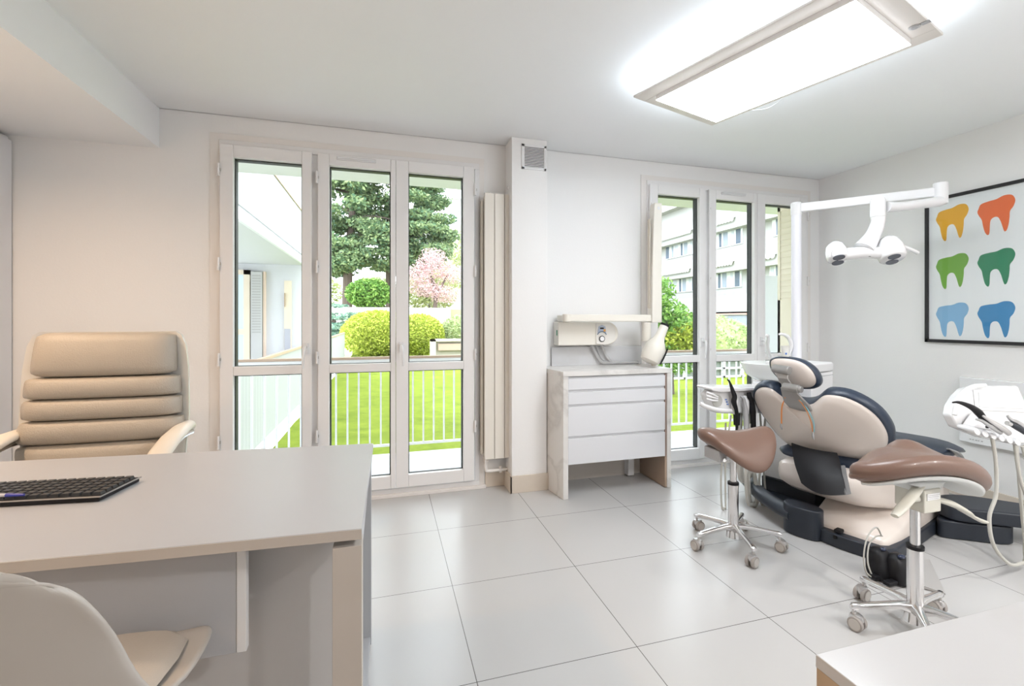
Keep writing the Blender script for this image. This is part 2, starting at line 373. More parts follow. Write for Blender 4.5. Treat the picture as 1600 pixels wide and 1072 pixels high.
# ------------------------------------------------------------------ radiator
rd = thing('radiator', 'tall narrow cream panel radiator beside the left window', 'radiator', (.785, 3.30, .22))
for i in range(3):
    x0 = .676+i*.0735
    MB().box(x0, 3.285, .224, x0+.0705, 3.30, 2.108).build('radiator_panel', radm, rd, bevel=.004)
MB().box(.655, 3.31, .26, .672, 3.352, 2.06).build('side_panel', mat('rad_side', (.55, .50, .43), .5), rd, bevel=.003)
MB().box(.676, 3.301, .235, .895, 3.345, 2.09).build('radiator_body', radm, rd, bevel=.004)
MB().box(.688, 3.29, 2.100, .715, 3.30, 2.112).build('name_tag', mat('tag', (.6, .57, .5), .5), rd)
v = MB().cyl((.868, 3.325, 2.10), (.868, 3.325, 2.135), .016).build('valve', greym, rd)
MB().ell((.872, 3.318, 2.165), (.026, .026, .022)).build('valve_knob', whitem, v)
p1 = MB().tube([(.868, 3.33, 2.15), (.868, 3.33, 2.36), (.870, 3.333, 2.385), (.885, 3.345, 2.397), (.90, 3.36, 2.40)], .0115, 12)
tag(p1.build('heating_pipe', casem), 'white pipe rising from the radiator top valve into the wall by the pillar', 'pipe')
pp = MB().tube([(.692, 3.325, .225), (.692, 3.325, .15), (.705, 3.325, .132), (.78, 3.325, .132), (.86, 3.325, .134)], .011, 12)
pp.cyl((.692, 3.325, .20), (.692, 3.325, .224), .017); pp.cyl((.80, 3.325, .115), (.80, 3.325, .16), .011, n=12)
tag(pp.build('heating_pipe', casem), 'white pipe running low from the radiator bottom to the pillar skirting', 'pipe')

# ------------------------------------------------------------------ ventilation grille on the pillar
g = thing('vent_grille', 'square white ventilation grille near the top of the pillar', 'vent', (1.016, 3.20, 2.36))
m = MB().box(.922, 3.198, 2.272, .944, 3.206, 2.448).box(1.088, 3.198, 2.272, 1.106, 3.206, 2.448).box(.922, 3.198, 2.430, 1.106, 3.206, 2.448).box(.922, 3.198, 2.272, 1.106, 3.206, 2.288)
m.build('grille_frame', whitemat, g, bevel=.002)
MB().box(.944, 3.203, 2.288, 1.088, 3.2045, 2.430).build('duct_opening', mat('duct', (.10, .10, .11), .8), g)
for i in range(13):
    z = 2.290+i*.0108
    MB().box(.944, 3.1985, z, 1.088, 3.2035, z+.0046).build('slat', whitemat, g)

# ------------------------------------------------------------------ marble cabinet with drawers
C = thing('drawer_cabinet', 'white four drawer cabinet with marble effect sides and top by the pillar', 'cabinet', (1.565, 3.18, 0))
MB().prism([(1.152, 2.985, 0), (1.188, 2.985, 0), (1.188, 3.37, 0), (1.116, 3.37, 0), (1.116, 3.21, 0)], (0, 0, .8275)).build('side_panel', marbs, C, bevel=.002)
MB().box(1.952, 2.985, 0, 1.985, 3.37, .845).build('side_panel', marbs, C, bevel=.002)
MB().prism([(1.150, 2.983, .828), (1.987, 2.983, .828), (1.987, 3.37, .828), (1.115, 3.37, .828), (1.115, 3.208, .828)], (0, 0, .034)).build('cabinet_top', marbs, C, bevel=.002)
MB().box(1.188, 3.02, .225, 1.952, 3.36, .828).build('carcass', drawerm, C)
MB().box(1.19, 3.004, .228, 1.951, 3.019, .822).build('grip_recess', drawerm, C)
MB().box(1.9385, 2.992, .228, 1.951, 3.003, .822).build('edge_strip', mat('grip_brown', (.30, .22, .19), .5), C)
for z0, z1 in ((.735, .812), (.636, .716), (.420, .618), (.229, .402)):
    MB().box(1.190, 2.99, z0, 1.938, 3.012, z1).build('drawer_front', drawerm, C, bevel=.002)
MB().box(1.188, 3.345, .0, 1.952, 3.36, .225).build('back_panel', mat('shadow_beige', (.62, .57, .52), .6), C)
MB().box(1.800, 3.28, .01, 1.850, 3.34, .225).build('support_post', whitemat, C)
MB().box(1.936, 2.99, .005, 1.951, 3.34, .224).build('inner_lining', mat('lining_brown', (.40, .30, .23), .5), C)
sp = MB().box(1.205, 3.362, .862, 1.965, 3.378, 1.005)
tag(sp.build('marble_splashback', marb, bevel=.001), 'low marble splashback standing against the wall above the drawer cabinet', 'splashback')

# ------------------------------------------------------------------ wall-mounted x-ray machine
X = thing('xray_machine', 'cream wall mounted dental x-ray machine with folded arm above the cabinet', 'x-ray machine', (1.5, 3.3, 1.1))
prof = [(1.226, 1.020), (1.60, 1.020)]
for k in range(13):
    a = R(-90+k*15); prof.append((1.622+.085*math.cos(a)*1.15, 1.108+.088*math.sin(a)))
prof += [(1.60, 1.196), (1.226, 1.196)]
MB().prism([(x, 3.283, z) for x, z in prof], (0, .10, 0)).build('control_unit', creamm, X, bevel=.008, seg=3)
MB().prism([(x, 3.276, z) for x, z in [(1.528, 1.030), (1.60, 1.020)]+[(1.617+.075*math.cos(R(-70+k*20)), 1.105+.083*math.sin(R(-70+k*20))) for k in range(8)]+[(1.60, 1.190), (1.528, 1.185)]], (0, .012, 0)).build('control_face', mat('ctrl', (.76, .74, .70), .35), X, bevel=.003)
MB().prism([(x, 3.272, z) for x, z in [(1.540, 1.112), (1.547, 1.160), (1.575, 1.172), (1.603, 1.160), (1.610, 1.112), (1.575, 1.128)]], (0, .006, 0)).build('keypad', mat('keypad', (.42, .48, .60), .4), X)
MB().box(1.559, 3.270, 1.141, 1.589, 3.274, 1.153).build('display', blackm, X)
MB().box(1.588, 3.270, 1.122, 1.604, 3.274, 1.140).build('orange_key', mat('orange', (.85, .40, .08), .4), X)
MB().tube([(1.538, 3.272, 1.100), (1.553, 3.272, 1.116), (1.575, 3.272, 1.122), (1.597, 3.272, 1.116), (1.612, 3.272, 1.100)], .0035, 8).build('dial_arc', mat('arc', (.12, .20, .30), .4), X)
MB().lathe([(.001, 0), (.022, 0), (.024, .006), (.001, .006)], (0, 0, 0), 28, M=Matrix.Translation((1.575, 3.276, 1.068)) @ Matrix.Rotation(R(90), 4, 'X')).build('dial_ring', blackm, X)
MB().lathe([(.001, 0), (.017, 0), (.018, .009), (.001, .009)], (0, 0, 0), 28, M=Matrix.Translation((1.575, 3.276, 1.068)) @ Matrix.Rotation(R(90), 4, 'X')).build('dial', whitem, X)
MB().box(1.2235, 3.30, 1.095, 1.2265, 3.315, 1.135).build('power_switch', mat('green', (.02, .25, .12), .4), X)
m = MB().box(1.262, 3.175, 1.198, 1.94, 3.235, 1.250); m.cyl((1.265, 3.205, 1.196), (1.265, 3.205, 1.253), .034)
m.box(1.245, 3.2, 1.20, 1.30, 3.36, 1.245)
m.build('horizontal_arm', creamm, X, bevel=.006)
m = MB().loft([[Vector((x, y, z)) for x, y in ((c-h, 3.165), (c+h, 3.165), (c+h, 3.235), (c-h, 3.235))] for z, c, h in ((1.190, 1.982, .043), (1.6, 1.984, .040), (2.05, 1.992, .034), (2.10, 1.994, .030))])
m.build('vertical_arm', creamm, X, bevel=.006)
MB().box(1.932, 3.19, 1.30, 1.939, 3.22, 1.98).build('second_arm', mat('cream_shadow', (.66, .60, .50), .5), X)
MB().cyl((1.995, 3.163, 2.06), (1.995, 3.167, 2.06), .012, n=16).build('pivot_cap', whitem, X)
MB().cyl((1.905, 3.19, 1.05), (1.905, 3.19, 1.192), .034).build('yoke', creamm, X, bevel=.003)
h = MB()
hd = Matrix.Translation((1.915, 3.10, .985)) @ Matrix.Rotation(R(26), 4, 'Y')
h.loft([[hd @ Vector((r*math.cos(2*math.pi*k/28), r*1.0*math.sin(2*math.pi*k/28), z)) for k in range(28)] for r, z in ((.02, -.100), (.052, -.098), (.070, -.085), (.078, -.05), (.079, .0), (.074, .035), (.058, .066), (.044, .088), (.036, .12), (.032, .20), (.031, .205))])
h.build('tube_head', creamm, X)
MB().loft([[hd @ Vector((r*math.cos(2*math.pi*k/28), r*math.sin(2*math.pi*k/28), z)) for k in range(28)] for r, z in ((.033, .198), (.0335, .214), (.026, .216), (.002, .206))]).build('tube_rim', blackm, X)
MB().tube([hd @ Vector(p) for p in ((.05, -.070, -.085), (.060, -.062, -.04), (.062, -.062, .01), (.058, -.066, .045))], .006, 8).build('black_band', blackm, X)
MB().cyl((1.925, 3.12, .868), (1.925, 3.12, .90), .018, n=18).build('head_knob', creamm, X)
cb = MB().tube([(1.52, 3.33, 1.02), (1.55, 3.34, .96), (1.60, 3.34, .89), (1.66, 3.34, .877), (1.78, 3.34, .876), (1.91, 3.32, .877)], .013, 12)
cb.tube([(1.60, 3.33, 1.02), (1.635, 3.34, .95), (1.68, 3.34, .892), (1.75, 3.33, .879), (1.90, 3.31, .878)], .010, 12)
cb.build('power_cable', hoseclear, X)
cb = MB().tube([(1.56, 3.345, 1.02), (1.585, 3.35, .95), (1.62, 3.35, .90), (1.70, 3.35, .88)], .004, 8).build('data_cable', greypl, X)

# ------------------------------------------------------------------ desk
D = thing('desk', 'wide white office desk with slab top in the left foreground', 'desk', (-.9, 1.55, 0))
top = [(-.041, 1.90), (-.049, 1.131), (-.26, 1.143), (-.50, 1.158), (-.75, 1.178), (-1.1, 1.205), (-1.9, 1.25), (-1.9, 2.075), (-1.0, 1.99)]
MB().prism([(x, y, .715) for x, y in top], (0, 0, .025)).build('desk_top', deskm, D, bevel=.0015)
e = MB()
for (x0, y0), (x1, y1) in zip(top[1:6], top[2:7]):
    d = Vector((x1-x0, y1-y0, 0)).normalized(); n_ = Vector((-d.y, d.x, 0))
    if n_.y > 0: n_ = -n_
    a = Vector((x0, y0, .7165)); b = Vector((x1, y1, .7165)); o_ = n_*.0015
    e.add([a+o_*0, b+o_*0, b+o_, a+o_, a+Vector((0, 0, .022)), b+Vector((0, 0, .022)), b+o_+Vector((0, 0, .022)), a+o_+Vector((0, 0, .022))], [(0, 1, 2, 3), (4, 7, 6, 5), (3, 2, 6, 7), (0, 3, 7, 4), (1, 5, 6, 2), (0, 4, 5, 1)])
e.build('edge_band', deskedge, D)
MB().box(-.111, 1.136, 0, -.049, 1.20, .700).build('leg', deskedge, D, bevel=.001)
MB().box(-.085, 1.86, 0, -.047, 1.90, .700).build('leg', deskm, D, bevel=.001)
MB().box(-.090, 1.20, .670, -.050, 1.86, .700).build('side_rail', deskm, D, bevel=.001)
MB().box(-.085, 1.20, 0, -.052, 1.86, .03).build('floor_rail', deskm, D, bevel=.001)
MB().box(-1.9, 1.215, .458, -.320, 1.233, .714).build('modesty_panel', deskm, D, bevel=.001)
MB().box(-.320, 1.213, .458, -.300, 1.235, .714).build('panel_end_cap', whitemat, D, bevel=.002)
MB().box(-.98, 1.33, 0, -.12, 1.348, .635).build('pedestal_side', mat('pedestal_white', (.62, .61, .61), .4), D)
MB().box(-.98, 1.33, .635, -.12, 1.78, .652).build('pedestal_top', deskedge, D)
MB().box(-1.86, 1.27, 0, -1.80, 1.33, .715).build('leg', deskm, D); MB().box(-1.86, 1.95, 0, -1.80, 2.01, .715).build('leg', deskm, D)
# keyboard
kb = thing('keyboard', 'black desktop keyboard lying on the white desk', 'keyboard', (-.71, 1.49, .74))
KM = frameM((-.706, 1.490, .7405), 172.5)      # local +x runs left along the near edge, +y towards the camera (negative = away)
body = MB().prism([KM @ Vector(p) for p in ((.0, .0, 0), (.44, 0, 0), (.44, -.155, 0), (-.005, -.155, 0))], (0, 0, .014))
body.build('keyboard_body', blackm, kb, bevel=.003)
keyb = None
keym = mat('key_cap', (.030, .032, .036), .32)
for r_ in range(6):
    for c_ in range(17):
        x = .014+c_*.0243; y = -.022-r_*.0232
        M_ = KM @ Matrix.Translation((x, y, .014))
        k = MB().loft([[Vector(p) for p in ((-h, -h2, z), (h, -h2, z), (h, h2, z), (-h, h2, z))] for h, h2, z in ((.0105, .0098, 0), (.0085, .0078, .007))])
        if keyb is None:
            keyb = k.build('key', keym, kb); keyb.location = (M_.translation - ORG[kb.name]); 
            keyb.data.transform(Matrix.Translation(ORG[kb.name])); keyb.rotation_euler = (0, 0, R(172.5))
        else:
            c = keyb.copy(); COL.objects.link(c); c.parent = kb; c.location = M_.translation - ORG[kb.name]
MB().tube([KM @ Vector((.445, -.0, .013)), KM @ Vector((-.003, 0, .013)), KM @ Vector((-.008, -.155, .013))], .0022, 6, smooth=False).build('chrome_trim', greym, kb)
pn = thing('pen', 'blue tipped ballpoint pen lying on the left part of the keyboard', 'pen', (-.92, 1.515, .765))
MB().cyl((-1.02, 1.545, .7675), (-.915, 1.525, .7675), .0045, n=12).build('pen_barrel', mat('pen_grey', (.55, .56, .62), .3), pn)
MB().cyl((-.915, 1.525, .7675), (-.875, 1.518, .7665), .0048, .003, n=12).build('pen_cap', mat('pen_blue', (.04, .05, .35), .35), pn)

# ------------------------------------------------------------------ executive chair (behind the desk)
E_ = thing('executive_chair', 'cream leather high back office chair with padded segments behind the desk', 'office chair', (-1.13, 2.4, 0))
cx, yb = -1.125, 2.45
def pad(z0, z1, hw0, hw1, y0, y1, th=.055, parent=E_, name='back_cushion', xc=cx):
    m = MB(); n = 18; rings = []
    for i in range(n+1):
        s = -1+2*i/n; e = (1-abs(s)**7)**.5 if abs(s) < 1 else 0
        ring = []
        for k in range(16):
            a = 2*math.pi*k/16; cz = math.copysign(abs(math.sin(a))**.55, math.sin(a)); cy = math.copysign(abs(math.cos(a))**.7, math.cos(a))
            zc = (z0+z1)/2; zz = zc+cz*(z1-z0)/2*(.86+.14*e); f = (zz-z0)/(z1-z0); hw = hw0+(hw1-hw0)*f
            yy = y0+(y1-y0)*f
            ring.append(Vector((xc+s*hw, yy-cy*th*(.45+.55*e)+.012*s*s, zz)))
        rings.append(ring)
    return m.loft(rings).build(name, chairm, parent, angle=60)
for z0, z1, a, b in ((.975, 1.158, .250, .240), (.886, .974, .268, .262), (.800, .886, .272, .270), (.705, .800, .290, .278), (.52, .706, .27, .292)):
    pad(z0, z1, a, b, 2.42-(1.0-z0)*.04, 2.42-(1.0-z1)*.04+(.02 if z1 > 1.1 else 0))
# white back shell
m = MB(); rings = []
for z, hw in ((.50, .25), (.6, .285), (.8, .298), (1.0, .292), (1.10, .280), (1.145, .262), (1.16, .24)):
    y = 2.475-(1.0-z)*.04+.02*max(0, z-1)
    rings.append([Vector((cx+hw*c_, y+d_, z)) for c_, d_ in ((-1, -.03), (-.6, .015), (0, .03), (.6, .015), (1, -.03), (.97, .01), (.6, .045), (0, .06), (-.6, .045), (-.97, .01))])
m.loft(rings).build('back_shell', mat('shell_white', (.80, .79, .76), .3), E_, angle=60)
m = MB(); m.box(cx-.26, 1.98, .44, cx+.26, 2.44, .53); m.build('seat_cushion', chairm, E_, bevel=.03, seg=4)
MB().cyl((cx, 2.2, .10), (cx, 2.2, .44), .03).build('gas_lift', chromem, E_)
for k in range(5):
    a = R(72*k+20); MB().tube([(cx, 2.2, .12), (cx+.3*math.cos(a), 2.2+.3*math.sin(a), .075)], [.03, .018], 10, smooth=False).build('base_leg', chromem, E_)
    q = Vector((cx+.30*math.cos(a), 2.2+.30*math.sin(a), .03)); MB().cyl((q.x-.02, q.y, .03), (q.x+.02, q.y, .03), .03, n=18).build('castor', blackm, E_)
for s in (-1, 1):
    x = cx+s*.285
    m = MB(); rings = []
    path = [(2.47, .735, .018), (2.44, .748, .028), (2.36, .746, .036), (2.26, .728, .040), (2.16, .695, .041), (2.08, .65, .038), (2.05, .60, .026)]
    for y, z, r in path:
        rings.append([Vector((x+s*.01+math.cos(2*math.pi*k/14)*r, y, z+math.sin(2*math.pi*k/14)*.02)) for k in range(14)])
    m.loft(rings).build('armrest', mat('arm_pad', (.78, .72, .63), .4), E_, angle=70)
    MB().tube([(x+s*.012, 2.46, .712), (x+s*.012, 2.36, .715), (x+s*.012, 2.22, .69), (x+s*.012, 2.10, .63), (x+s*.01, 2.10, .50), (x-s*.03, 2.2, .46)], .014, 10).build('arm_frame', chromem, E_)

# ------------------------------------------------------------------ guest chair (near left)
G = thing('guest_chair', 'white moulded shell chair with padded seat in front of the desk', 'chair', (-.63, 1.1, 0))
gx = -.648
GX = Matrix.Translation((0, 0, .0908)) @ Matrix.Diagonal((.925, .925, .925, 1))
prof_c = [(.836, .878, .095, .02), (.837, .876, .135, .025), (.840, .870, .168, .03), (.845, .856, .192, .033), (.852, .835, .209, .036), (.862, .80, .222, .04), (.878, .74, .232, .05), (.905, .63, .238, .065), (.935, .55, .250, .08), (.985, .485, .260, .075), (1.06, .455, .268, .05), (1.16, .452, .272, .035), (1.25, .465, .270, .02), (1.295, .470, .258, .012), (1.318, .462, .235, .006)]
rings = []
nn = 22
for y, z, hw, cv in prof_c:
    ring = []
    for k in range(nn+1):
        s = -1+2*k/nn
        bk = max(0, min(1, (z-.46)/.2)); lift = cv*abs(s)**2.6
        ring.append(Vector((gx+s*hw, y+lift*bk*1.0, z+lift*(1-bk)-.05*abs(s)**4*max(0, min(1, (z-.6)/.2)))))
    rings.append(ring)
m = MB().loft(rings, cap=False, closed=False)
sh_ = m.build('seat_shell', shellm, G, solid=.012, sub=1, xf=GX)
rings = []
for y, z, hw in ((.99, .500, .19), (1.02, .505, .215), (1.10, .500, .225), (1.18, .492, .228), (1.25, .488, .222), (1.285, .485, .19)):
    rings.append([Vector((gx+hw*math.copysign(abs(math.cos(a))**.6, math.cos(a)), y, z+.020*math.sin(a)-.002)) for a in [2*math.pi*k/20 for k in range(20)]])
MB().loft(rings).build('seat_pad', guestpad, G, angle=70, xf=GX)
for sx, sy in ((-1, -1), (1, -1), (1, 1), (-1, 1)):
    MB().cyl((gx*.925+sx*.09, 1.01+sy*.09, .495), (gx*.925+sx*.20, 1.01+sy*.19, 0), .016, .011, n=14).build('leg', mat('beech', (.60, .42, .26), .5), G)
MB().box(gx-.11, .98, .425, gx+.11, 1.20, .448).build('seat_bracket', blackm, G, xf=GX)

# ------------------------------------------------------------------ tall cupboard on the left, counter lower right
cu = thing('tall_cupboard', 'tall pale grey cupboard door at the left edge of the room', 'cupboard', (-2.3, 2.6, 0))
MB().box(XL+.002, 1.2, 0, -2.02, YW-.004, 2.236).build('carcass', mat('cup_grey', (.72, .72, .73), .45), cu)
for i in range(3):
    MB().box(-2.018, 1.205+i*.725, .03, -2.0, 1.205+i*.725+.72, 2.215).build('cupboard_door', mat('cup_door', (.74, .74, .76), .4), cu, bevel=.002)
K = thing('worktop_counter', 'pale oak counter with white marble worktop in the lower right corner', 'counter', (.9, 0, 0))
MB().box(.383, -.9, .888, 2.0, .345, .900).build('worktop', marb, K, bevel=.001)
MB().box(.3835, -.9, 0, .40, .344, .888).build('end_panel', woodm, K)
MB().box(.40, -.9, .0, 2.0, .335, .888).build('cupboard_body', whitemat, K)

# ------------------------------------------------------------------ poster
P = thing('framed_poster', 'black framed poster of coloured tooth silhouettes on the right wall', 'poster', (XR, 2.1, 1.56))
y0, y1, z0, z1 = 1.655, 2.486, 1.050, 2.084
PF = XR-.022
for a in ((y0, z1-.022, y1, z1), (y0, z0, y1, z0+.022), (y1-.022, z0, y1, z1), (y0, z0, y0+.022, z1)):
    MB().box(PF, a[0], a[1], XR-.001, a[2], a[3]).build('frame_side', mat('frame_black', (.015, .014, .016), .3), P)
MB().box(XR-.010, y0+.02, z0+.02, XR-.003, y1-.02, z1-.02).build('poster_paper', mat('paper', (.86, .86, .89), .6), P)
tooth = [(-.42, .30), (-.36, .43), (-.16, .48), (.02, .50), (.20, .57), (.38, .54), (.46, .38), (.42, .20), (.34, .07), (.33, -.10), (.31, -.30), (.27, -.47), (.22, -.52), (.18, -.42), (.13, -.22), (.06, -.06), (-.04, -.04), (-.12, -.12), (-.14, -.30), (-.15, -.50), (-.19, -.56), (-.26, -.46), (-.31, -.24), (-.34, -.06), (-.41, .08), (-.45, .20)]
cols = [[(.83, .42, .03), (.86, .17, .05), (.75, .03, .13)], [(.19, .42, .06), (.03, .24, .12), (.62, .03, .20)], [(.25, .47, .72), (.05, .25, .52), (.32, .12, .42)]]
for r_ in range(3):
    for c_ in range(3):
        cy = 2.320-c_*.248; cz = 1.885-r_*.338
        pts = cat([(XR-.0105, cy-u*.218, cz+v*.212) for u, v in tooth], 4)
        MB().prism(pts, (-.0006, 0, 0)).build('tooth_print', mat('tooth%d%d' % (r_, c_), cols[r_][c_], .6), P)
MB().box(XR-.016, y0+.02, z0+.02, XR-.0145, y1-.02, z1-.02).build('glazing', paneg, P)

# ------------------------------------------------------------------ flat wall heater
H_ = thing('wall_heater', 'flat white wall heater below the poster', 'heater', (XR, 1.6, .6))
MB().box(XR-.035, 1.0, .385, XR-.002, 2.262, .822).build('heater_panel', mat('heater_white', (.86, .87, .89), .15, coat=.5), H_, bevel=.006)
for i, w_ in enumerate((.010, .008, .012, .007, .010)):
    MB().box(XR-.0365, 2.20-i*.016-w_, .408, XR-.0352, 2.20-i*.016, .414).build('maker_lettering', greypl, H_)
# ------------------------------------------------------------------ PART2
# ================================================================== dental chair (local axes: t = towards the feet, w = left, z = up)
O_ = (2.32, 1.93); CA, SA = math.cos(R(18)), math.sin(R(18))
def ch(t, w, z): return Vector((O_[0]+t*CA-w*SA, O_[1]+t*SA+w*CA, z))
CM = frameM((O_[0], O_[1], 0), 18)
DC = thing('dental_chair', 'beige and dark navy dental patient chair with its back towards us', 'dental chair', (O_[0]+.4, O_[1]+.1, 0))
# floor base
m = MB()
outl = [(-.01, .10), (-.025, 0), (-.02, -.12), (.0, -.205), (.05, -.225), (1.02, -.235), (1.05, -.15), (1.05, .22), (.9, .26), (.1, .26), (.02, .25)]
m.prism([ch(t, w_, 0) for t, w_ in outl], (0, 0, .072)); m.build('base_plate', darkm, DC, bevel=.008)
m = MB(); rings = []
def coverring(t, z0, zt, wl, wr, n=14, shoulder=.35):
    r = []
    for k in range(n+1):
        a = math.pi*k/n; wv = (wl+wr)/2+(wl-wr)/2*math.cos(a); zz = z0+(zt-z0)*(math.sin(a)**shoulder)
        r.append(ch(t, wv, zz))
    return r
for t, z0, zt, wl, wr in ((.03, .072, .09, .17, -.165), (.06, .072, .112, .175, -.19), (.18, .072, .135, .20, -.205), (.30, .072, .19, .21, -.21), (.42, .072, .26, .21, -.21), (.60, .072, .30, .21, -.21), (.85, .072, .30, .21, -.205), (1.0, .072, .22, .20, -.20), (1.02, .072, .10, .19, -.19)):
    rings.append(coverring(t, z0, zt, wl, wr))
m.loft(rings).build('base_cover', beigem, DC, angle=60)
m = MB(); m.prism(cat([ch(t, w_, 0) for t, w_ in ((-.05, .26), (-.055, .17), (-.03, .105), (.03, .10), (.06, .16), (.06, .26), (0, .30))], 4), (0, 0, .165)); m.build('pivot_pod', darkm, DC, bevel=.010, seg=3)
m = MB(); m.box(-.01, .0, .075, .045, .035, .092, CM); m.box(-.035, .012, .05, .03, .03, .066, CM); m.build('release_lever', blackm, DC, bevel=.004)
m = MB(); m.tube([ch(-.012, .23, .098), ch(.08, .42, .098), ch(.22, .60, .098), ch(.38, .76, .098)], [.055, .052, .05, .05], 12, flat=.75); m.build('link_arm', darkm, DC, angle=60)
# under-seat body
m = MB(); rings = []
for t, zb, zt, wl, wr in ((.04, .30, .375, .34, .02), (.08, .235, .385, .375, -.02), (.16, .19, .39, .385, -.10), (.30, .175, .39, .37, -.20), (.50, .20, .405, .34, -.25), (.80, .26, .43, .28, -.27), (1.05, .30, .40, .24, -.25), (1.18, .33, .38, .20, -.20)):
    r = []
    for k in range(20):
        a = 2*math.pi*k/20; c_, s_ = math.cos(a), math.sin(a)
        r.append(ch(t, (wl+wr)/2+(wl-wr)/2*math.copysign(abs(c_)**.45, c_), (zb+zt)/2+(zt-zb)/2*math.copysign(abs(s_)**.5, s_)))
    rings.append(r)
m.loft(rings).build('seat_body', beigem, DC, angle=60)
# seat cushion rising to the knees
m = MB(); rings = []
for t, zb, zt, wc, hw in ((.16, .375, .41, .13, .26), (.20, .37, .435, .13, .30), (.35, .37, .445, .12, .31), (.55, .38, .455, .07, .30), (.72, .39, .49, .0, .27), (.85, .40, .50, -.02, .255), (.98, .40, .455, -.02, .25), (1.10, .38, .415, -.02, .23), (1.16, .37, .39, -.02, .18)):
    r = []
    for k in range(24):
        a = 2*math.pi*k/24; c_, s_ = math.cos(a), math.sin(a)
        r.append(ch(t, wc+hw*math.copysign(abs(c_)**.6, c_), (zb+zt)/2+(zt-zb)/2*math.copysign(abs(s_)**.7, s_)))
    rings.append(r)
m.loft(rings).build('seat_cushion', navym, DC, angle=60)
MB().tube([ch(.70, -.262, .478), ch(.80, -.280, .44), ch(.86, -.285, .40), ch(.9, -.28, .385)], [.008, .017, .017, .010], 10, flat=.6).build('side_rail', alum, DC)
# backrest
shell = [(0.105, 0.552, 0.735), (0.070, 0.519, 0.785), (0.040, 0.460, 0.815), (0.031, 0.396, 0.812), (0.053, 0.341, 0.768), (0.070, 0.283, 0.734), (0.070, 0.225, 0.730), (0.058, 0.162, 0.752), (0.030, 0.100, 0.805), (0.019, 0.054, 0.820), (0.031, -0.019, 0.814), (0.061, -0.087, 0.780), (0.103, -0.138, 0.727), (0.149, -0.164, 0.662), (0.191, -0.168, 0.600), (0.224, -0.150, 0.537), (0.250, -0.105, 0.474), (0.262, -0.02, 0.430), (0.27, 0.10, 0.405), (0.275, 0.24, 0.395), (0.270, 0.36, 0.405), (0.245, 0.44, 0.455), (0.215, 0.495, 0.53), (0.175, 0.535, 0.610), (0.140, 0.556, 0.675)]
nrm = Vector((-1, 0, -.6)).normalized()     # outward (towards the camera) in chair axes
def shellrings(depths):
    S = cat([Vector(p) for p in shell], 3); c = Vector((.12, .19, .62)); rr = []
    for sc, d in depths:
        ring = []
        for p in S:
            q = c+(p-c)*sc+nrm*d
            ring.append(ch(*q))
        rr.append(ring)
    return rr
MB().loft(shellrings([(.945, -.015), (.945, .012), (.90, .026), (.75, .040), (.5, .052), (.25, .058), (.02, .060)])).build('back_shell', beigem, DC, angle=70)
MB().loft(shellrings([(.90, .006), (.955, .012), (.99, .002), (1.005, -.022), (.99, -.050), (.94, -.068), (.80, -.068), (.5, -.06), (.1, -.055)])).build('back_cushion', navym, DC, angle=70)
# armless black bracket plate below the back
brk = [(.215, .372, .465), (.205, .25, .462), (.202, .135, .462), (.215, .098, .435), (.222, .100, .385), (.225, .085, .345), (.235, .045, .235), (.16, .10, .245), (.135, .20, .255), (.135, .29, .272), (.15, .325, .29), (.205, .362, .37)]
ol = [(.374, .468), (.135, .455), (.102, .432), (.100, .375), (.085, .335), (.035, .238), (.09, .243), (.18, .252), (.26, .272), (.315, .300), (.352, .365)]
def bq(w_, z, d): return ch(.150-(.47-z)*.45*0+.10*((w_-.22)/.2)**2*.25-d, w_, z)
m = MB()
g_ = 7
A = [(.322, .470), (.285, .430), (.242, .372), (.187, .300)]; B = [(.078, .466), (.035, .420), (.002, .375), (-.042, .305)]
rings = []
def lerp(a, b, t): return tuple(x+(y-x)*t for x, y in zip(a, b))
def along(P, t):
    t *= len(P)-1; i = min(int(t), len(P)-2); return lerp(P[i], P[i+1], t-i)
front, back = [], []
for i in range(9):
    a, b = along(A, i/8), along(B, i/8)
    for k in range(11):
        s = k/10; w_, z = lerp(a, b, s); bulge = .035*math.sin(math.pi*s)+.02*math.sin(math.pi*i/8); z -= .022*math.sin(math.pi*s)*(i/8)
        tt = .128-.165*(i/8)**1.2
        front.append(ch(tt-bulge, w_, z)); back.append(ch(tt-bulge+.012, w_, z))
n = 11; fs = []
for i in range(8):
    for k in range(10):
        a = i*n+k; fs.append((a, a+1, a+n+1, a+n)); o = 99; fs.append((o+a, o+a+n, o+a+n+1, o+a+1))
for i in range(8): fs += [(i*n, (i+1)*n, 99+(i+1)*n, 99+i*n), (i*n+10, 99+i*n+10, 99+(i+1)*n+10, (i+1)*n+10)]
for k in range(10): fs += [(k, 99+k, 99+k+1, k+1), (88+k, 88+k+1, 99+88+k+1, 99+88+k)]
MB().add(front+back, fs).build('back_bracket', blackm, DC, angle=50)
eg = [ch(.128-.165*(i/8)**1.2-.004, along(B, i/8)[0]-.004, along(B, i/8)[1]) for i in range(3, 9)]
MB().loft([[p+Vector((-.006, .004, .0)), p+Vector((.030, .006, 0)), p+Vector((.030, .016, 0)), p+Vector((-.006, .014, 0))] for p in eg]).build('bracket_edge', mat('edge_grey', (.16, .16, .165), .45), DC)
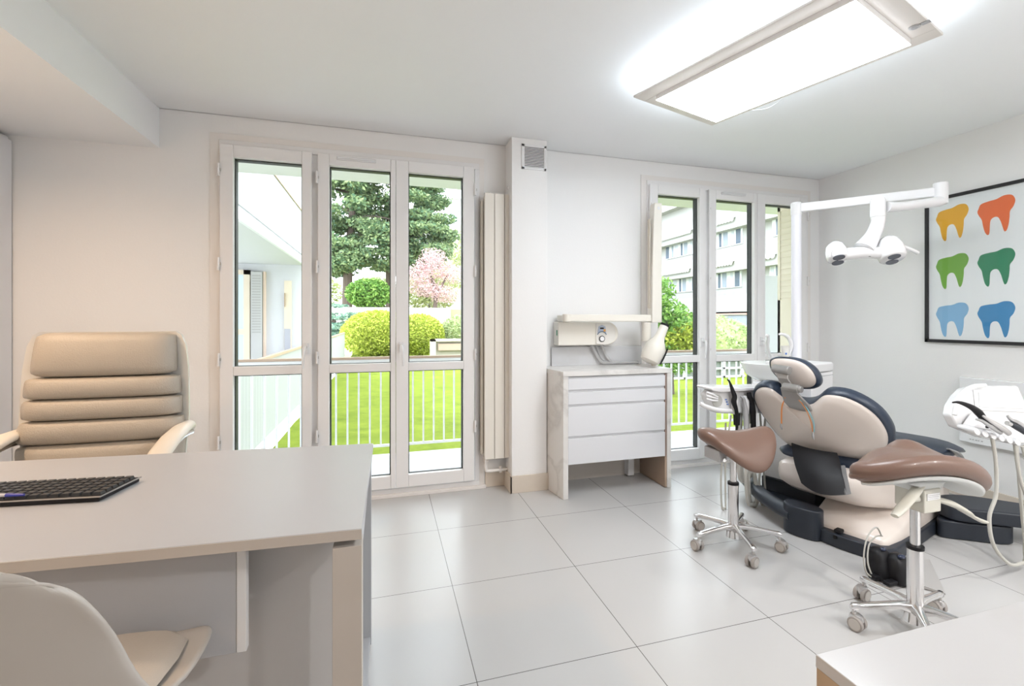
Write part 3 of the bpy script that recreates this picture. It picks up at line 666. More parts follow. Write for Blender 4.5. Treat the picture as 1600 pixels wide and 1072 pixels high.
# headrest
head = [(0.415, 0.930), (0.408, 0.968), (0.375, .988), (0.325, 0.994), (0.261, 0.992), (0.205, 0.975), (0.160, 0.935), (0.141, 0.882), (0.150, 0.842), (0.185, 0.815), (0.250, 0.808), (0.325, 0.822), (0.380, 0.862), (.405, .895)]
def hp(w_, z, d): return ch(.08+(z-.85)*-.35+.4*(w_-.27)**2-d, w_, z)
def hring(specs):
    S = cat([Vector((0, a, b)) for a, b in head], 3); c = Vector((0, .27, .90)); rr = []
    for sc, d in specs: rr.append([hp((c+(p-c)*sc).y, (c+(p-c)*sc).z, d) for p in S])
    return rr
MB().loft(hring([(.90, -.01), (.90, .014), (.84, .026), (.6, .036), (.3, .040), (.02, .042)])).build('headrest_shell', beigem, DC, angle=70)
MB().loft(hring([(.85, .008), (.92, .016), (.98, .008), (1.0, -.016), (.98, -.042), (.9, -.055), (.6, -.06), (.1, -.06)])).build('headrest_cushion', navym, DC, angle=70)
hb = MB().cyl(ch(-.018, .352, .925), ch(-.032, .252, .921), .025, n=24); hbo = hb.build('headrest_pivot', greym, DC, bevel=.004)
MB().loft([[ch(t, w_+dw, z+.0) for t, dw in ((a_, h), (a_, -h), (a_+.016, -h), (a_+.016, h))] for a_, w_, z, h in ((-.030, .298, .915, .036), (-.045, .288, .875, .030), (-.028, .268, .83, .032), (-.02, .262, .80, .036))]).build('headrest_stem', greym, DC, bevel=.004)
MB().cyl(ch(-.035, .285, .828), ch(-.045, .195, .824), .023, n=20).cyl(ch(-.045, .2, .824), ch(-.047, .178, .823), .018, n=20).build('stem_joint', greym, DC, bevel=.003)
MB().loft([[ch(t, w_, z) for t, w_ in ((a_, wc+h), (a_, wc-h), (a_+.02, wc-h), (a_+.02, wc+h))] for a_, wc, z, h in ((-.030, .272, .82, .036), (-.015, .250, .77, .055), (.0, .235, .735, .068), (.022, .222, .700, .060), (.04, .216, .688, .02))]).build('stem_plate', greym, DC, bevel=.004)
# orange and blue bib cord hanging on the back
bc = thing('bib_cord', 'orange and light blue bib cord with metal clips looped over the headrest mount', 'bib cord', tuple(ch(.05, .25, .72)))
MB().tube([ch(-.012, .288, .762), ch(.003, .300, .745), ch(.02, .322, .70), ch(.045, .338, .64), ch(.06, .345, .590)], .0036, 8, flat=.6).build('cord', orangem, bc)
MB().tube([ch(-.012, .212, .757), ch(-.0, .200, .738), ch(.018, .180, .69), ch(.045, .172, .63), ch(.066, .174, .575)], .0036, 8, flat=.6).build('cord', orangem, bc)
MB().tube([ch(-.010, .206, .760), ch(.004, .190, .735), ch(.022, .168, .685), ch(.048, .160, .63), ch(.068, .166, .575)], .003, 8).build('cord', mat('cord_blue', (.30, .62, .70), .5), bc, label='light blue half of the cord')
for w_, z, z2, t in ((.345, .592, .555, .055), (.170, .575, .530, .062)):
    MB().tube([ch(t, w_, z), ch(t+.004, w_+.002, (z+z2)/2), ch(t+.010, w_, z2)], [.004, .007, .003], 8).build('clip', steelm, bc)

# ================================================================== cuspidor unit with basin, column and lamp arm
UM = frameM((2.69, 2.554, 0), 18)
U = thing('cuspidor_unit', 'white dental water unit cabinet standing behind the patient chair', 'cuspidor unit', (2.69, 2.554, 0))
MB().box(-.15, -.15, .14, .15, .15, .865, UM).build('cabinet_body', whitemat, U, bevel=.006)
MB().box(-.151, -.152, .868, .155, .15, .928, UM).build('cabinet_lid', whitemat, U, bevel=.012, seg=3)
MB().box(-.14, -.1515, .842, .15, -.149, .846, UM).build('seam', greypl, U)
MB().prism([UM @ Vector(p) for p in ((-.16, .17, 0), (-.16, -.18, 0), (.17, -.18, 0), (.17, .17, 0))], (0, 0, .145)).build('foot_plinth', darkm, U, bevel=.01)
MB().prism([Vector(p) for p in ((2.56, 2.60, .012), (2.50, 2.66, .012), (2.30, 2.22, .012), (2.62, 2.06, .012), (2.72, 2.36, .012))], (0, 0, .04)).build('base_slab', darkm, U, bevel=.008)
MB().cyl((2.72, 2.60, .92), (2.72, 2.60, 1.93), .032, n=28).build('column', mat('column', (.78, .78, .83), .3), U)
MB().box(-.0, .0, 0, 0, 0, 0)
# basin
b_ = MB().lathe([(.03, .80), (.09, .805), (.145, .84), (.170, .895), (.177, .918), (.172, .920), (.165, .897), (.140, .845), (.088, .812), (.02, .808)], (2.505, 2.62, 0), 40)
b_.build('basin', bowlg, U, angle=70)
MB().cyl((2.505, 2.62, .74), (2.505, 2.62, .805), .05, .06).build('basin_support', whitemat, U)
MB().box(-.33, -.02, .77, -.14, .14, .80, UM).build('basin_arm', whitemat, U, bevel=.006)
MB().tube([(2.60, 2.70, .93), (2.535, 2.66, 1.02), (2.50, 2.62, 1.085), (2.475, 2.60, 1.105), (2.46, 2.59, 1.10)], [.010, .011, .011, .010, .009], 12).build('rinse_spout', whitem, U)
MB().tube([(2.655, 2.63, .93), (2.675, 2.60, 1.03), (2.650, 2.60, 1.09), (2.605, 2.60, 1.112), (2.57, 2.60, 1.112)], [.014, .014, .013, .010, .007], 12).build('cup_filler', whitem, U)
MB().lathe([(.045, .93), (.05, .945), (.05, .962), (.001, .962)], (2.615, 2.60, 0), 24).build('cup_stand', whitem, U)
MB().tube([(2.47, 2.40, .80), (2.455, 2.38, .74), (2.45, 2.375, .70)], .005, 8).build('pink_tube', pinkm, U)
cp = thing('plastic_cup', 'small white plastic cup with a blue mark on the rinsing unit', 'cup', (2.595, 2.57, .962))
MB().lathe([(.001, .963), (.020, .963), (.030, 1.035), (.0285, 1.035), (.019, .967), (.001, .967)], (2.595, 2.57, 0), 28).build('cup_wall', mat('cup_white', (.72, .70, .66), .5), cp)
MB().box(2.574, 2.5475, .978, 2.586, 2.551, .990).build('cup_mark', bluem, cp)

LA = thing('operating_lamp', 'white dental operating lamp with four lenses on a jointed arm', 'dental lamp', (2.72, 2.60, 1.93))
MB().lathe([(.033, 1.93), (.036, 1.94), (.037, 2.01), (.030, 2.018), (.001, 2.018)], (2.72, 2.60, 0), 28).build('column_cap', whitem, LA)
a0, a1 = Vector((2.735, 2.585, 1.978)), Vector((3.17, 2.02, 1.975))
dv = (a1-a0).normalized(); sd_ = Vector((-dv.y, dv.x, 0))
MB().loft([[p+sd_*h+Vector((0, 0, z)) for h, z in ((.022, -.03*s), (.022, .03*s), (-.022, .03*s), (-.022, -.03*s))] for p, s in ((a0, 1), (a0.lerp(a1, .5), .98), (a1, .95))]).build('fixed_arm', mat('arm_white', (.82, .82, .83), .3), LA, bevel=.008)
MB().lathe([(.03, 1.90), (.036, 1.905), (.036, 2.025), (.03, 2.03), (.001, 2.03)], (3.18, 2.005, 0), 28).build('elbow_joint', whitemat, LA)
c0_, c1_ = Vector((3.165, 2.00, 1.915)), Vector((2.79, 2.04, 1.865))
MB().tube([c0_, c0_.lerp(c1_, .35)+Vector((0, 0, -.003)), c0_.lerp(c1_, .7)+Vector((0, 0, -.006)), c1_], [.034, .030, .028, .034], 14, flat=.9).build('spring_arm', whitemat, LA)
MB().lathe([(.030, 1.80), (.038, 1.81), (.038, 1.905), (.032, 1.915), (.001, 1.915)], (2.745, 2.055, 0), 28).build('arm_end_joint', whitem, LA)
# head
Lp, Rp = Vector((2.515, 2.125, 1.60)), Vector((2.780, 2.01, 1.61))
m = MB(); m.tube([(2.745, 2.055, 1.82), (2.745, 2.055, 1.775), (2.715, 2.062, 1.70), (2.655, 2.07, 1.62)], [.036, .035, .040, .055], 16); m.build('neck', whitem, LA, angle=60)
m = MB(); m.tube([Lp+Vector((.0, 0, -.015)), Lp.lerp(Rp, .5)+Vector((0, 0, -.006)), Rp+Vector((0, 0, -.02))], [.036, .034, .036], 16); m.build('crossbar', whitem, LA, angle=60)
for q, s in ((Lp, .9), (Rp, 1.12)):
    tm = Matrix.Translation(q) @ Matrix.Rotation(R(-20), 4, 'Z') @ Matrix.Rotation(R(-24), 4, 'X')
    m = MB().lathe([(.001, .075), (.028, .070), (.048, .048), (.058, .012), (.060, -.02), (.056, -.045), (.050, -.052), (.001, -.052)], (0, 0, 0), 28, M=tm @ Matrix.Diagonal((s, s*1.12, s, 1)))
    pod = m.build('lens_pod', whitem, LA, angle=50)
    for dy in (-.026, .032):
        MB().lathe([(.001, 0), (.031, 0), (.032, .004), (.001, .004)], (0, 0, 0), 24, M=tm @ Matrix.Translation((-.010 if dy < 0 else .014, dy, -.052*s-.003)) @ Matrix.Diagonal((1, .9, 1, 1))).build('lens', mat('lens', (.10, .11, .14), .12), pod)
MB().tube([Rp+Vector((.05, 0, .02)), Rp+Vector((.085, -.01, .022)), Rp+Vector((.13, -.02, .008)), Rp+Vector((.175, -.03, -.012))], [.014, .012, .010, .011], 12).build('handle', whitem, LA)
MB().tube([Lp+Vector((-.045, -.01, .02)), Lp+Vector((-.065, -.015, .0)), Lp+Vector((-.066, -.015, -.03))], [.010, .010, .007], 10).build('handle', whitem, LA)
MB().box(2.655, 2.035, 1.572, 2.690, 2.045, 1.5745).build('sensor_slot', blackm, LA)

# ================================================================== assistant instrument holder (left of the chair)
ya = 2.35
AU = thing('assistant_unit', 'white instrument holder with suction hoses behind the brown saddle stool', 'dental unit', (2.0, ya, .7))
m = MB()
fr = [(1.800, .775), (1.815, .735), (1.84, .690), (1.90, .668), (1.96, .658), (2.217, .645), (2.235, .70), (2.225, .785), (2.10, .800), (1.84, .805)]
AX = Matrix.Translation((0, .20, -.103)) @ Matrix.Diagonal((1.085, 1, 1.085, 1))
m.prism([(x, ya-.03, z) for x, z in fr], (0, .10, 0)); m.build('holder_body', whitem, AU, bevel=.014, seg=3, xf=AX)
MB().prism([(x, ya-.055, z) for x, z in ((1.80, .805), (1.79, .818), (1.83, .826), (2.0, .812), (2.23, .812), (2.23, .790), (1.86, .792))], (0, .15, 0)).build('tray_top', whitem, AU, xf=AX, bevel=.006)
MB().prism(cat([(x, ya-.034, z) for x, z in ((1.815, .775), (1.86, .775), (1.885, .745), (1.872, .712), (1.84, .705), (1.818, .73))], 3), (0, .006, 0)).build('handle_recess', mat('recess', (.5, .5, .47), .5), AU, xf=AX)
MB().tube([(1.712, ya-.06, .738), (1.74, ya-.065, .722), (1.80, ya-.07, .700), (1.86, ya-.065, .688), (1.93, ya-.05, .680)], [.011, .013, .015, .015, .014], 12).build('grab_handle', whitem, AU, xf=AX)
for i in range(3):
    MB().tube([(1.770, ya-.04, .795-i*.018), (1.80, ya-.05, .785-i*.018), (1.84, ya-.05, .765-i*.010)], .006, 8).build('tray_finger', whitem, AU, xf=AX)
    MB().box(1.905+i*.006, ya-.0325, .742-i*.014, 1.917+i*.006, ya-.030, .748-i*.014).build('button', bluem, AU, xf=AX)
# rests between the handpieces
for x in (1.965, 2.045, 2.11, 2.185):
    MB().loft([[Vector((x+c*h, ya-.035-d, z)) for c, d in ((-1, 0), (-.7, .02), (0, .028), (.7, .02), (1, 0))] for h, z in ((.016, .765), (.022, .74), (.022, .69), (.016, .660))]).build('holder_rest', whitem, AU, xf=AX, angle=60)
def hose(parent, pts, r, m_=hosem, name='hose'):
    if parent is AU: return MB().tube([(p[0], p[1], max(p[2], .112)) for p in pts], r, 10).build(name, m_, parent, xf=AX)
    return MB().tube(pts, r, 10).build(name, m_, parent)
au_in = [
 (1.935, [(1.932, ya-.05, .655), (1.915, ya-.05, .56), (1.895, ya-.03, .45), (1.885, ya-.02, .28), (1.892, ya-.02, .10), (1.912, ya-.02, .03), (1.925, ya-.01, .10), (1.93, ya, .30), (1.94, ya+.01, .60)], .0055),
 (2.055, [(2.060, ya-.05, .60), (2.052, ya-.05, .45), (2.035, ya-.05, .30), (2.05, ya-.05, .14), (2.09, ya-.04, .035), (2.13, ya-.03, .05), (2.145, ya-.02, .18), (2.12, ya+.0, .40), (2.10, ya+.02, .62)], .010),
 (2.10, [(2.085, ya-.05, .60), (2.085, ya-.04, .45), (2.075, ya-.03, .25), (2.10, ya-.02, .08), (2.135, ya-.01, .05), (2.15, ya, .14), (2.14, ya+.01, .40), (2.13, ya+.03, .64)], .009),
 (2.18, [(2.185, ya-.04, .62), (2.165, ya-.04, .45), (2.15, ya-.03, .25), (2.165, ya-.03, .10), (2.19, ya-.02, .035), (2.215, ya-.01, .12), (2.205, ya, .35), (2.19, ya+.01, .64)], .0065),
]
for _, pts, r_ in au_in: hose(AU, pts, r_)
hose(AU, [(2.03, ya, .66), (2.03, ya, .45), (2.06, ya+.02, .26), (2.16, ya+.08, .245), (2.30, ya+.13, .33), (2.40, ya+.17, .44)], .020, mat('hose_white', (.62, .61, .57), .4))
MB().box(2.00, ya-.01, .50, 2.23, ya+.05, .52); MB().tube([(2.15, ya+.03, .70), (2.30, ya+.12, .70), (2.36, 2.22, .70)], .022, 12, smooth=False).build('support_arm', whitemat, AU, xf=AX)
def handset(parent, pts, rr, name, m_=blackm): return MB().tube(pts, rr, 12).build(name, m_, parent, xf=AX if parent is AU else None)
handset(AU, [(1.905, ya-.05, .865), (1.918, ya-.055, .850), (1.936, ya-.06, .80), (1.945, ya-.065, .765), (1.940, ya-.065, .735), (1.958, ya-.062, .69), (1.966, ya-.06, .64), (1.967, ya-.055, .565)], [.003, .006, .012, .015, .016, .011, .012, .007], 'curing_light')
handset(AU, [(1.995, ya-.055, .762), (2.010, ya-.06, .752), (2.022, ya-.06, .715), (2.028, ya-.06, .66), (2.030, ya-.06, .57)], [.006, .009, .010, .016, .016], 'suction_handpiece', greypl)
handset(AU, [(1.995, ya-.02, .66), (1.995, ya-.02, .59)], [.020, .018], 'suction_valve')
handset(AU, [(2.030, ya-.058, .66), (2.032, ya-.058, .565)], [.017, .015], 'suction_valve')
handset(AU, [(2.048, ya-.06, .785), (2.052, ya-.062, .760), (2.068, ya-.064, .73), (2.078, ya-.06, .67), (2.082, ya-.06, .57)], [.012, .016, .013, .018, .016], 'suction_handpiece')
handset(AU, [(2.105, ya-.05, .80), (2.095, ya-.06, .77), (2.10, ya-.062, .72)], [.004, .006, .008], 'syringe', alum)

# ================================================================== dentist delivery unit (right)
DU = thing('delivery_unit', 'white dental delivery console with touch screen and handpieces at the right edge', 'dental unit', (2.85, 1.55, .7))
# tray plane: tilted panel facing up-left towards the chair
def dp(x, z, d=0): return Vector((x+d*.35, 1.55+d*.9+(z-.70)*.35, z))
cons = [(2.575, .705), (2.565, .760), (2.60, .800), (2.665, .842), (2.735, .872), (2.84, .882), (3.12, .872), (3.12, .60), (2.90, .612), (2.82, .630), (2.72, .650)]
MB().prism([dp(x, z) for x, z in cons], (.018, .055, -.006)).build('console_body', whitem, DU, bevel=.012, seg=3)
MB().tube([dp(2.565, .765, -.02), dp(2.60, .815, -.03), dp(2.67, .862, -.03), dp(2.76, .886, -.03), dp(2.85, .887, -.02)], [.010, .012, .012, .012, .010], 10).build('console_handle', whitem, DU)
MB().prism([dp(x, z, -.006) for x, z in ((2.775, .868), (3.10, .858), (3.10, .745), (2.735, .775))], (.0, .004, .0)).build('screen_surround', whitemat, DU, bevel=.002)
MB().prism([dp(x, z, -.010) for x, z in ((2.800, .855), (3.08, .845), (3.08, .765), (2.765, .788))], (.0, .003, .0)).build('touch_screen', mat('screen', (.80, .83, .86), .12), DU, bevel=.001)
MB().prism([dp(x, z, -.07) for x, z in ((2.60, .715), (2.70, .770), (2.87, .735), (2.80, .690))], (.0, .05, .002)).build('instrument_tray', whitem, DU, bevel=.008)
for i in range(6):
    x = 2.590+i*.047; z = .708-i*.012
    MB().loft([[dp(x+r*math.cos(a), z+r*.75*math.sin(a), d) for a in [2*math.pi*k/14 for k in range(14)]] for r, d in ((.010, -.105), (.020, -.10), (.022, -.06), (.018, -.0))]).build('instrument_rest', whitem, DU, angle=60)
handset(DU, [dp(2.472, .842, -.13), dp(2.505, .842, -.14), dp(2.56, .822, -.145), dp(2.60, .795, -.14), dp(2.63, .760, -.13), dp(2.655, .735, -.12), dp(2.66, .722, -.10)], [.003, .007, .012, .016, .014, .010, .006], 'curing_light')
handset(DU, [dp(2.57, .768, -.14), dp(2.605, .758, -.14), dp(2.65, .728, -.14), dp(2.70, .702, -.13)], [.005, .007, .008, .009], 'air_syringe', steelm)
handset(DU, [dp(2.605, .785, -.15), dp(2.65, .755, -.15), dp(2.70, .725, -.15), dp(2.74, .700, -.14)], [.004, .010, .013, .012], 'scaler_handpiece', alum)
handset(DU, [dp(2.745, .745, -.15), dp(2.765, .738, -.15)], [.010, .010], 'handpiece_collar', alum)
handset(DU, [dp(2.762, .742, -.15), dp(2.80, .722, -.15), dp(2.855, .690, -.15)], [.0095, .0125, .012], 'turbine_handpiece', darkm)
handset(DU, [dp(2.768, .775, -.15), dp(2.782, .755, -.15), dp(2.81, .745, -.15), dp(2.84, .725, -.15)], [.006, .008, .010, .013], 'micromotor_handpiece', steelm)
for pts, r_ in (
 ([(2.665, 1.47, .67), (2.672, 1.46, .56), (2.655, 1.45, .42), (2.61, 1.45, .32), (2.62, 1.44, .20), (2.70, 1.43, .11), (2.80, 1.44, .09), (2.90, 1.47, .10), (2.93, 1.50, .30), (2.93, 1.52, .60)], .0075),
 ([(2.80, 1.46, .64), (2.812, 1.45, .50), (2.84, 1.44, .40), (2.885, 1.44, .30), (2.91, 1.44, .18), (2.88, 1.45, .08), (2.95, 1.5, .12), (2.99, 1.5, .40), (2.99, 1.52, .60)], .007),
 ([(2.855, 1.46, .62), (2.885, 1.45, .50), (2.89, 1.44, .35), (2.87, 1.44, .18), (2.855, 1.45, .08), (2.92, 1.46, .10), (3.02, 1.5, .25), (3.05, 1.52, .60)], .008),
 ([(2.895, 1.46, .62), (2.945, 1.45, .48), (2.95, 1.45, .30), (2.90, 1.45, .12), (2.96, 1.48, .06), (3.06, 1.5, .2), (3.08, 1.52, .60)], .007)):
    hose(DU, pts, r_)
# black floor arm that carries the console
MB().prism(cat([ch(t, w_, 0) for t, w_ in ((.60, -.24), (.84, -.235), (.92, -.33), (.88, -.47), (.78, -.50), (.66, -.36))], 4), (0, 0, .10)).build('floor_pod', darkm, DU, bevel=.012, seg=3)
arm = [(3.02, 1.80), (3.01, 1.90), (3.10, 1.98), (3.26, 1.95), (3.42, 1.78), (3.56, 1.58), (3.60, 1.44), (3.46, 1.42), (3.22, 1.66)]
MB().prism(cat([(x, y, .105) for x, y in arm], 4), (0, 0, .075)).build('swing_arm', darkm, DU, bevel=.012, seg=3)
MB().cyl((3.50, 1.50, .02), (3.50, 1.50, .56), .05, n=24).build('arm_column', whitemat, DU)
MB().tube([(3.50, 1.50, .55), (3.3, 1.55, .62), (3.05, 1.6, .66)], .03, 12).build('console_arm', whitemat, DU)

# ================================================================== stools
def stool_base(root, c, ph, col_top, zin):
    x, y = c
    m = MB(); m.cyl((x, y, .075), (x, y, .325), .027, n=28); m.cyl((x, y, .045), (x, y, .11), .038, .030, n=28); m.build('gas_column', chromem, root)
    MB().cyl((x, y, .325), (x, y, .338), .029, n=28).build('column_collar', blackm, root)
    MB().cyl((x, y, .33), (x, y, zin), .0165, n=24).build('piston', chromem, root)
    MB().cyl((x, y, .035), (x, y, .075), .018, .028, n=20).build('base_plug', greypl, root)
    first = None
    for k in range(5):
        a = R(ph+72*k); ux, uy = math.cos(a), math.sin(a)
        M = Matrix.Translation((x, y, 0)) @ Matrix.Rotation(a, 4, 'Z')
        l = MB().loft([[M @ Vector((r, h*math.copysign(abs(math.cos(q))**.6, math.cos(q)), z+v*math.copysign(abs(math.sin(q))**.6, math.sin(q)))) for q in [2*math.pi*j/14 for j in range(14)]] for r, h, z, v in ((.02, .020, .095, .022), (.06, .016, .103, .013), (.13, .0125, .097, .011), (.20, .012, .088, .012), (.226, .012, .085, .013), (.235, .008, .083, .008))])
        l.build('base_leg', chromem, root, angle=50)
        # castor: fork, two wheels with caps; the first of each stool is modelled, the rest are copies
        if first is None:
            e = bpy.data.objects.new('castor_fork', None)
            o = Vector((0, 0, 0))
            f = MB().cyl((0, 0, .048), (0, 0, .078), .007, n=12)
            f.loft([[Vector((r*math.cos(q)+.010, .017*math.copysign(1, math.sin(q))*1.0 if False else .030*math.sin(q)*.6, z)) for q in [2*math.pi*j/16 for j in range(16)]] for r, z in ((.020, .030), (.028, .045), (.022, .058), (.004, .062))])
            ORG['_tmp'] = o
            fk = f.build('castor', alum, None, angle=50); fk.parent = root
            for s in (-1, 1):
                wl = MB().cyl((.012, s*.006, .0275), (.012, s*.024, .0275), .0275, n=28).build('wheel', wheelm, None, bevel=.004); wl.parent = fk
                wc = MB().cyl((.012, s*.0235, .0275), (.012, s*.0255, .0275), .021, n=28).build('wheel_cap', wheelcap, None, bevel=.001); wc.parent = fk
            first = fk; cst = fk
        else:
            cst = copy_tree(first, root)
        cst.location = Vector((x+.222*ux, y+.222*uy, 0))-ORG[root.name]
        cst.rotation_euler = (0, 0, R((ph*7+k*97) % 360))
S1 = thing('saddle_stool', 'brown leather saddle stool on a chrome star base left of the patient chair', 'stool', (1.80, 2.13, 0))
stool_base(S1, (1.80, 2.13), 38, .56, .50)
# saddle seat: rear lobe left, narrow waist, broad flap on the right
def saddle(root, fn, ns, nv, mtop, mbot, th, name='seat'):
    P = [[Vector(fn(i/ns*2-1, j/nv*2-1)) for j in range(nv+1)] for i in range(ns+1)]
    vs = [p for r in P for p in r]; N = (nv+1); fs = []
    lo = []
    for i, r in enumerate(P):
        for j, p in enumerate(r):
            s, v = i/ns*2-1, j/nv*2-1; e = max(0, 1-max(abs(s), abs(v))**6) if False else max(0.0, 1-(abs(s)**2.6+abs(v)**2.6))
            lo.append(p-Vector((0, 0, th*e**.5)))
    return P, vs, lo
def pillow(fn, thfn, nr=10, na=48):
    """closed cushion over a disc: fn(u,v)->top point, thfn(rho)->thickness"""
    rings_t, rings_b = [], []
    for i in range(nr+1):
        rho = math.sin(i/nr*math.pi/2); rt, rb = [], []
        for k in range(na):
            a = 2*math.pi*k/na; u, v = rho*math.cos(a), rho*math.sin(a)
            p = Vector(fn(u, v)); t = thfn(rho)
            rt.append(p+Vector((0, 0, t[0]))); rb.append(p-Vector((0, 0, t[1])))
        rings_t.append(rt); rings_b.append(rb)
    return rings_t[1:]+rings_b[1:-1][::-1]
SM = frameM((1.815, 2.13, 0), -12)
def s1(u, v):
    # u: left..right in view, v: away from / towards the camera
    hw = .155+.025*u
    x = u*.215; y = v*hw
    z = .572+.050*u*u-.004*u-(.115+.095*u)*(v*v)-.018*abs(u)**5
    y += .02*u
    return tuple(SM @ Vector((x, y, z)))
MB().loft(pillow(s1, lambda r: (.040*(1-r**6)**.5, .056*(1-r**6)**.5), 14, 64)).build('seat', brownm, S1, angle=80)
m = MB().box(1.66, 2.07, .47, 1.71, 2.19, .53).build('tilt_bracket', greypl, S1, bevel=.006)
MB().cyl((1.685, 2.065, .485), (1.685, 2.055, .485), .010, n=18).build('bracket_bolt', chromem, S1)
MB().box(1.70, 2.09, .50, 1.90, 2.17, .53).build('seat_plate', greypl, S1, bevel=.004)

S2 = thing('saddle_stool', 'brown saddle stool with white underside and paddle levers nearest the counter', 'stool', (1.97, 1.33, 0))
stool_base(S2, (1.97, 1.33), 13, .5, .50)
TM = frameM((1.985, 1.33, 0), -14, Matrix.Rotation(R(9), 4, 'Y'))
# seat: a wide rear rim across the view, flaps bending down at both ends, and a horn rising behind
def s2(u, v):
    x = .285*u*(1-.16*max(0, v)); y = v*.135
    z = .672-.080*u*u*(1+.2*abs(u))-.010*v+.040*min(1, max(0, v+.55)/1.1)**1.6*math.exp(-((u-.24)/.27)**4)-.05*max(0, v)*u*u
    return (x+2.005, y+1.345, z)
T2 = Matrix.Translation((1.985, 1.37, .64)) @ Matrix.Rotation(R(-8), 4, 'Z') @ Matrix.Rotation(R(8), 4, 'Y') @ Matrix.Translation((-1.985, -1.37, -.64))
MB().loft(pillow(s2, lambda r: (.026*(1-r**6)**.5, .040*(1-r**6)**.5), 14, 64)).build('seat', brownm, S2, angle=80, xf=T2)
rim = [Vector(s2(.87*math.cos(R(a)), .86*math.sin(R(a))))-Vector((0, 0, .004)) for a in range(150, 391, 10)]
MB().tube(rim, [.012, .022, .030]+[.037]*(len(rim)-6)+[.030, .022, .012], 16).build('seat_rim', brownm, S2, angle=80, xf=T2)
def s2b(u, v):
    p = s2(u*.88, v*.90); return (p[0], p[1]-.022, p[2]-.043)
MB().loft(pillow(s2b, lambda r: (.004, .016*(1-r**6)**.5+.002))).build('seat_pan', mat('pan_white', (.66, .67, .66), .4), S2, angle=80, xf=T2)
hx, hy = 1.985, 1.33
MB().loft([[Vector((hx+a, hy+b, z)) for a, b in ((-h, -.05), (h, -.05), (h, .07), (-h, .07))] for h, z in ((.055, .555), (.075, .585), (.12, .60))]).build('seat_neck', mat('pan_white', (.66, .67, .66), .4), S2, bevel=.01)
MB().box(hx-.048, hy-.055, .482, hx+.042, hy+.055, .572).build('mechanism_box', leverm, S2, bevel=.005)
st = MB().box(hx-.036, hy-.0575, .532, hx+.030, hy-.0555, .556).build('sticker', mat('sticker', (.85, .85, .86), .5), S2)
rnd = random.Random(4)
for r_ in range(3):
    x = hx-.033
    while x < hx+.024:
        w_ = rnd.uniform(.002, .007); MB().box(x, hy-.0580, .536+r_*.0065, min(x+w_, hx+.027), hy-.0576, .538+r_*.0065).build('print', greypl, st); x += w_+.0022
for s, pts in ((-1, [(hx-.03, hy-.03, .585), (hx-.10, hy-.05, .560), (hx-.19, hy-.07, .525), (hx-.235, hy-.08, .508)]), (1, [(hx+.03, hy-.03, .525), (hx+.10, hy-.05, .505), (hx+.16, hy-.06, .475)])):
    m = MB().tube(pts, [.018, .020, .019, .013] if s < 0 else [.018, .021, .017], 12, flat=.55); m.build('lever', leverm, S2, angle=60)
MB().tube([(hx+.150, hy-.055, .478), (hx+.19, hy-.05, .460), (hx+.25, hy-.035, .430), (hx+.34, hy-.015, .393), (hx+.375, hy-.01, .384)], [.017, .018, .012, .016, .008], 12, flat=.5).build('paddle_lever', leverm, S2, angle=60)
MB().cyl((hx-.055, hy-.03, .535), (hx-.085, hy-.035, .535), .016, .010, n=16).build('adjust_knob', leverm, S2)

# ================================================================== foot control and its steel plate
F = thing('foot_control', 'black foot control pedal on the floor beside the chair base', 'foot pedal', (2.24, 1.62, 0))
m = MB(); 
for sx, sy, hz in ((2.235, 1.655, .135), (2.275, 1.60, .125)):
    m.loft([[Vector((sx+rx*math.copysign(abs(math.cos(a))**.6, math.cos(a)), sy+ry*math.copysign(abs(math.sin(a))**.6, math.sin(a))+.015*z/hz, z)) for a in [2*math.pi*k/22 for k in range(22)]] for rx, ry, z in ((.05, .045, .008), (.055, .05, .03), (.052, .045, hz*.6), (.044, .036, hz*.85), (.025, .02, hz), (.003, .003, hz+.003))])
m.build('pedal_body', blackm, F, angle=60)
MB().ell((2.27, 1.59, .125), (.018, .014, .010)).ell((2.235, 1.648, .138), (.016, .012, .009)).build('pedal_button', mat('navy_gloss', (.03, .04, .08), .15), F)
MB().box(2.155, 1.625, .012, 2.20, 1.66, .032).box(2.165, 1.57, .012, 2.22, 1.60, .030).build('side_switch', blackm, F, bevel=.004)
fp = MB().add([(2.29, 1.57, .004), (2.36, 1.468, .004), (2.62, 1.70, .004), (2.40, 1.72, .004), (2.29, 1.57, .022), (2.36, 1.468, .009), (2.62, 1.70, .010), (2.40, 1.72, .022)], [(0, 1, 2, 3), (4, 7, 6, 5), (0, 4, 5, 1), (1, 5, 6, 2), (2, 6, 7, 3), (3, 7, 4, 0)])
fp.build('foot_plate', mat('plate_steel', (.42, .41, .40), .4), F)
for pts in ([(2.32, 1.72, .16), (2.26, 1.70, .215), (2.18, 1.68, .19), (2.13, 1.66, .12), (2.13, 1.65, .05), (2.16, 1.645, .02)], [(2.34, 1.73, .15), (2.27, 1.71, .165), (2.20, 1.69, .14), (2.155, 1.66, .08), (2.17, 1.65, .02)]):
    MB().tube(pts, .0035, 8).build('cable', hosem, F)

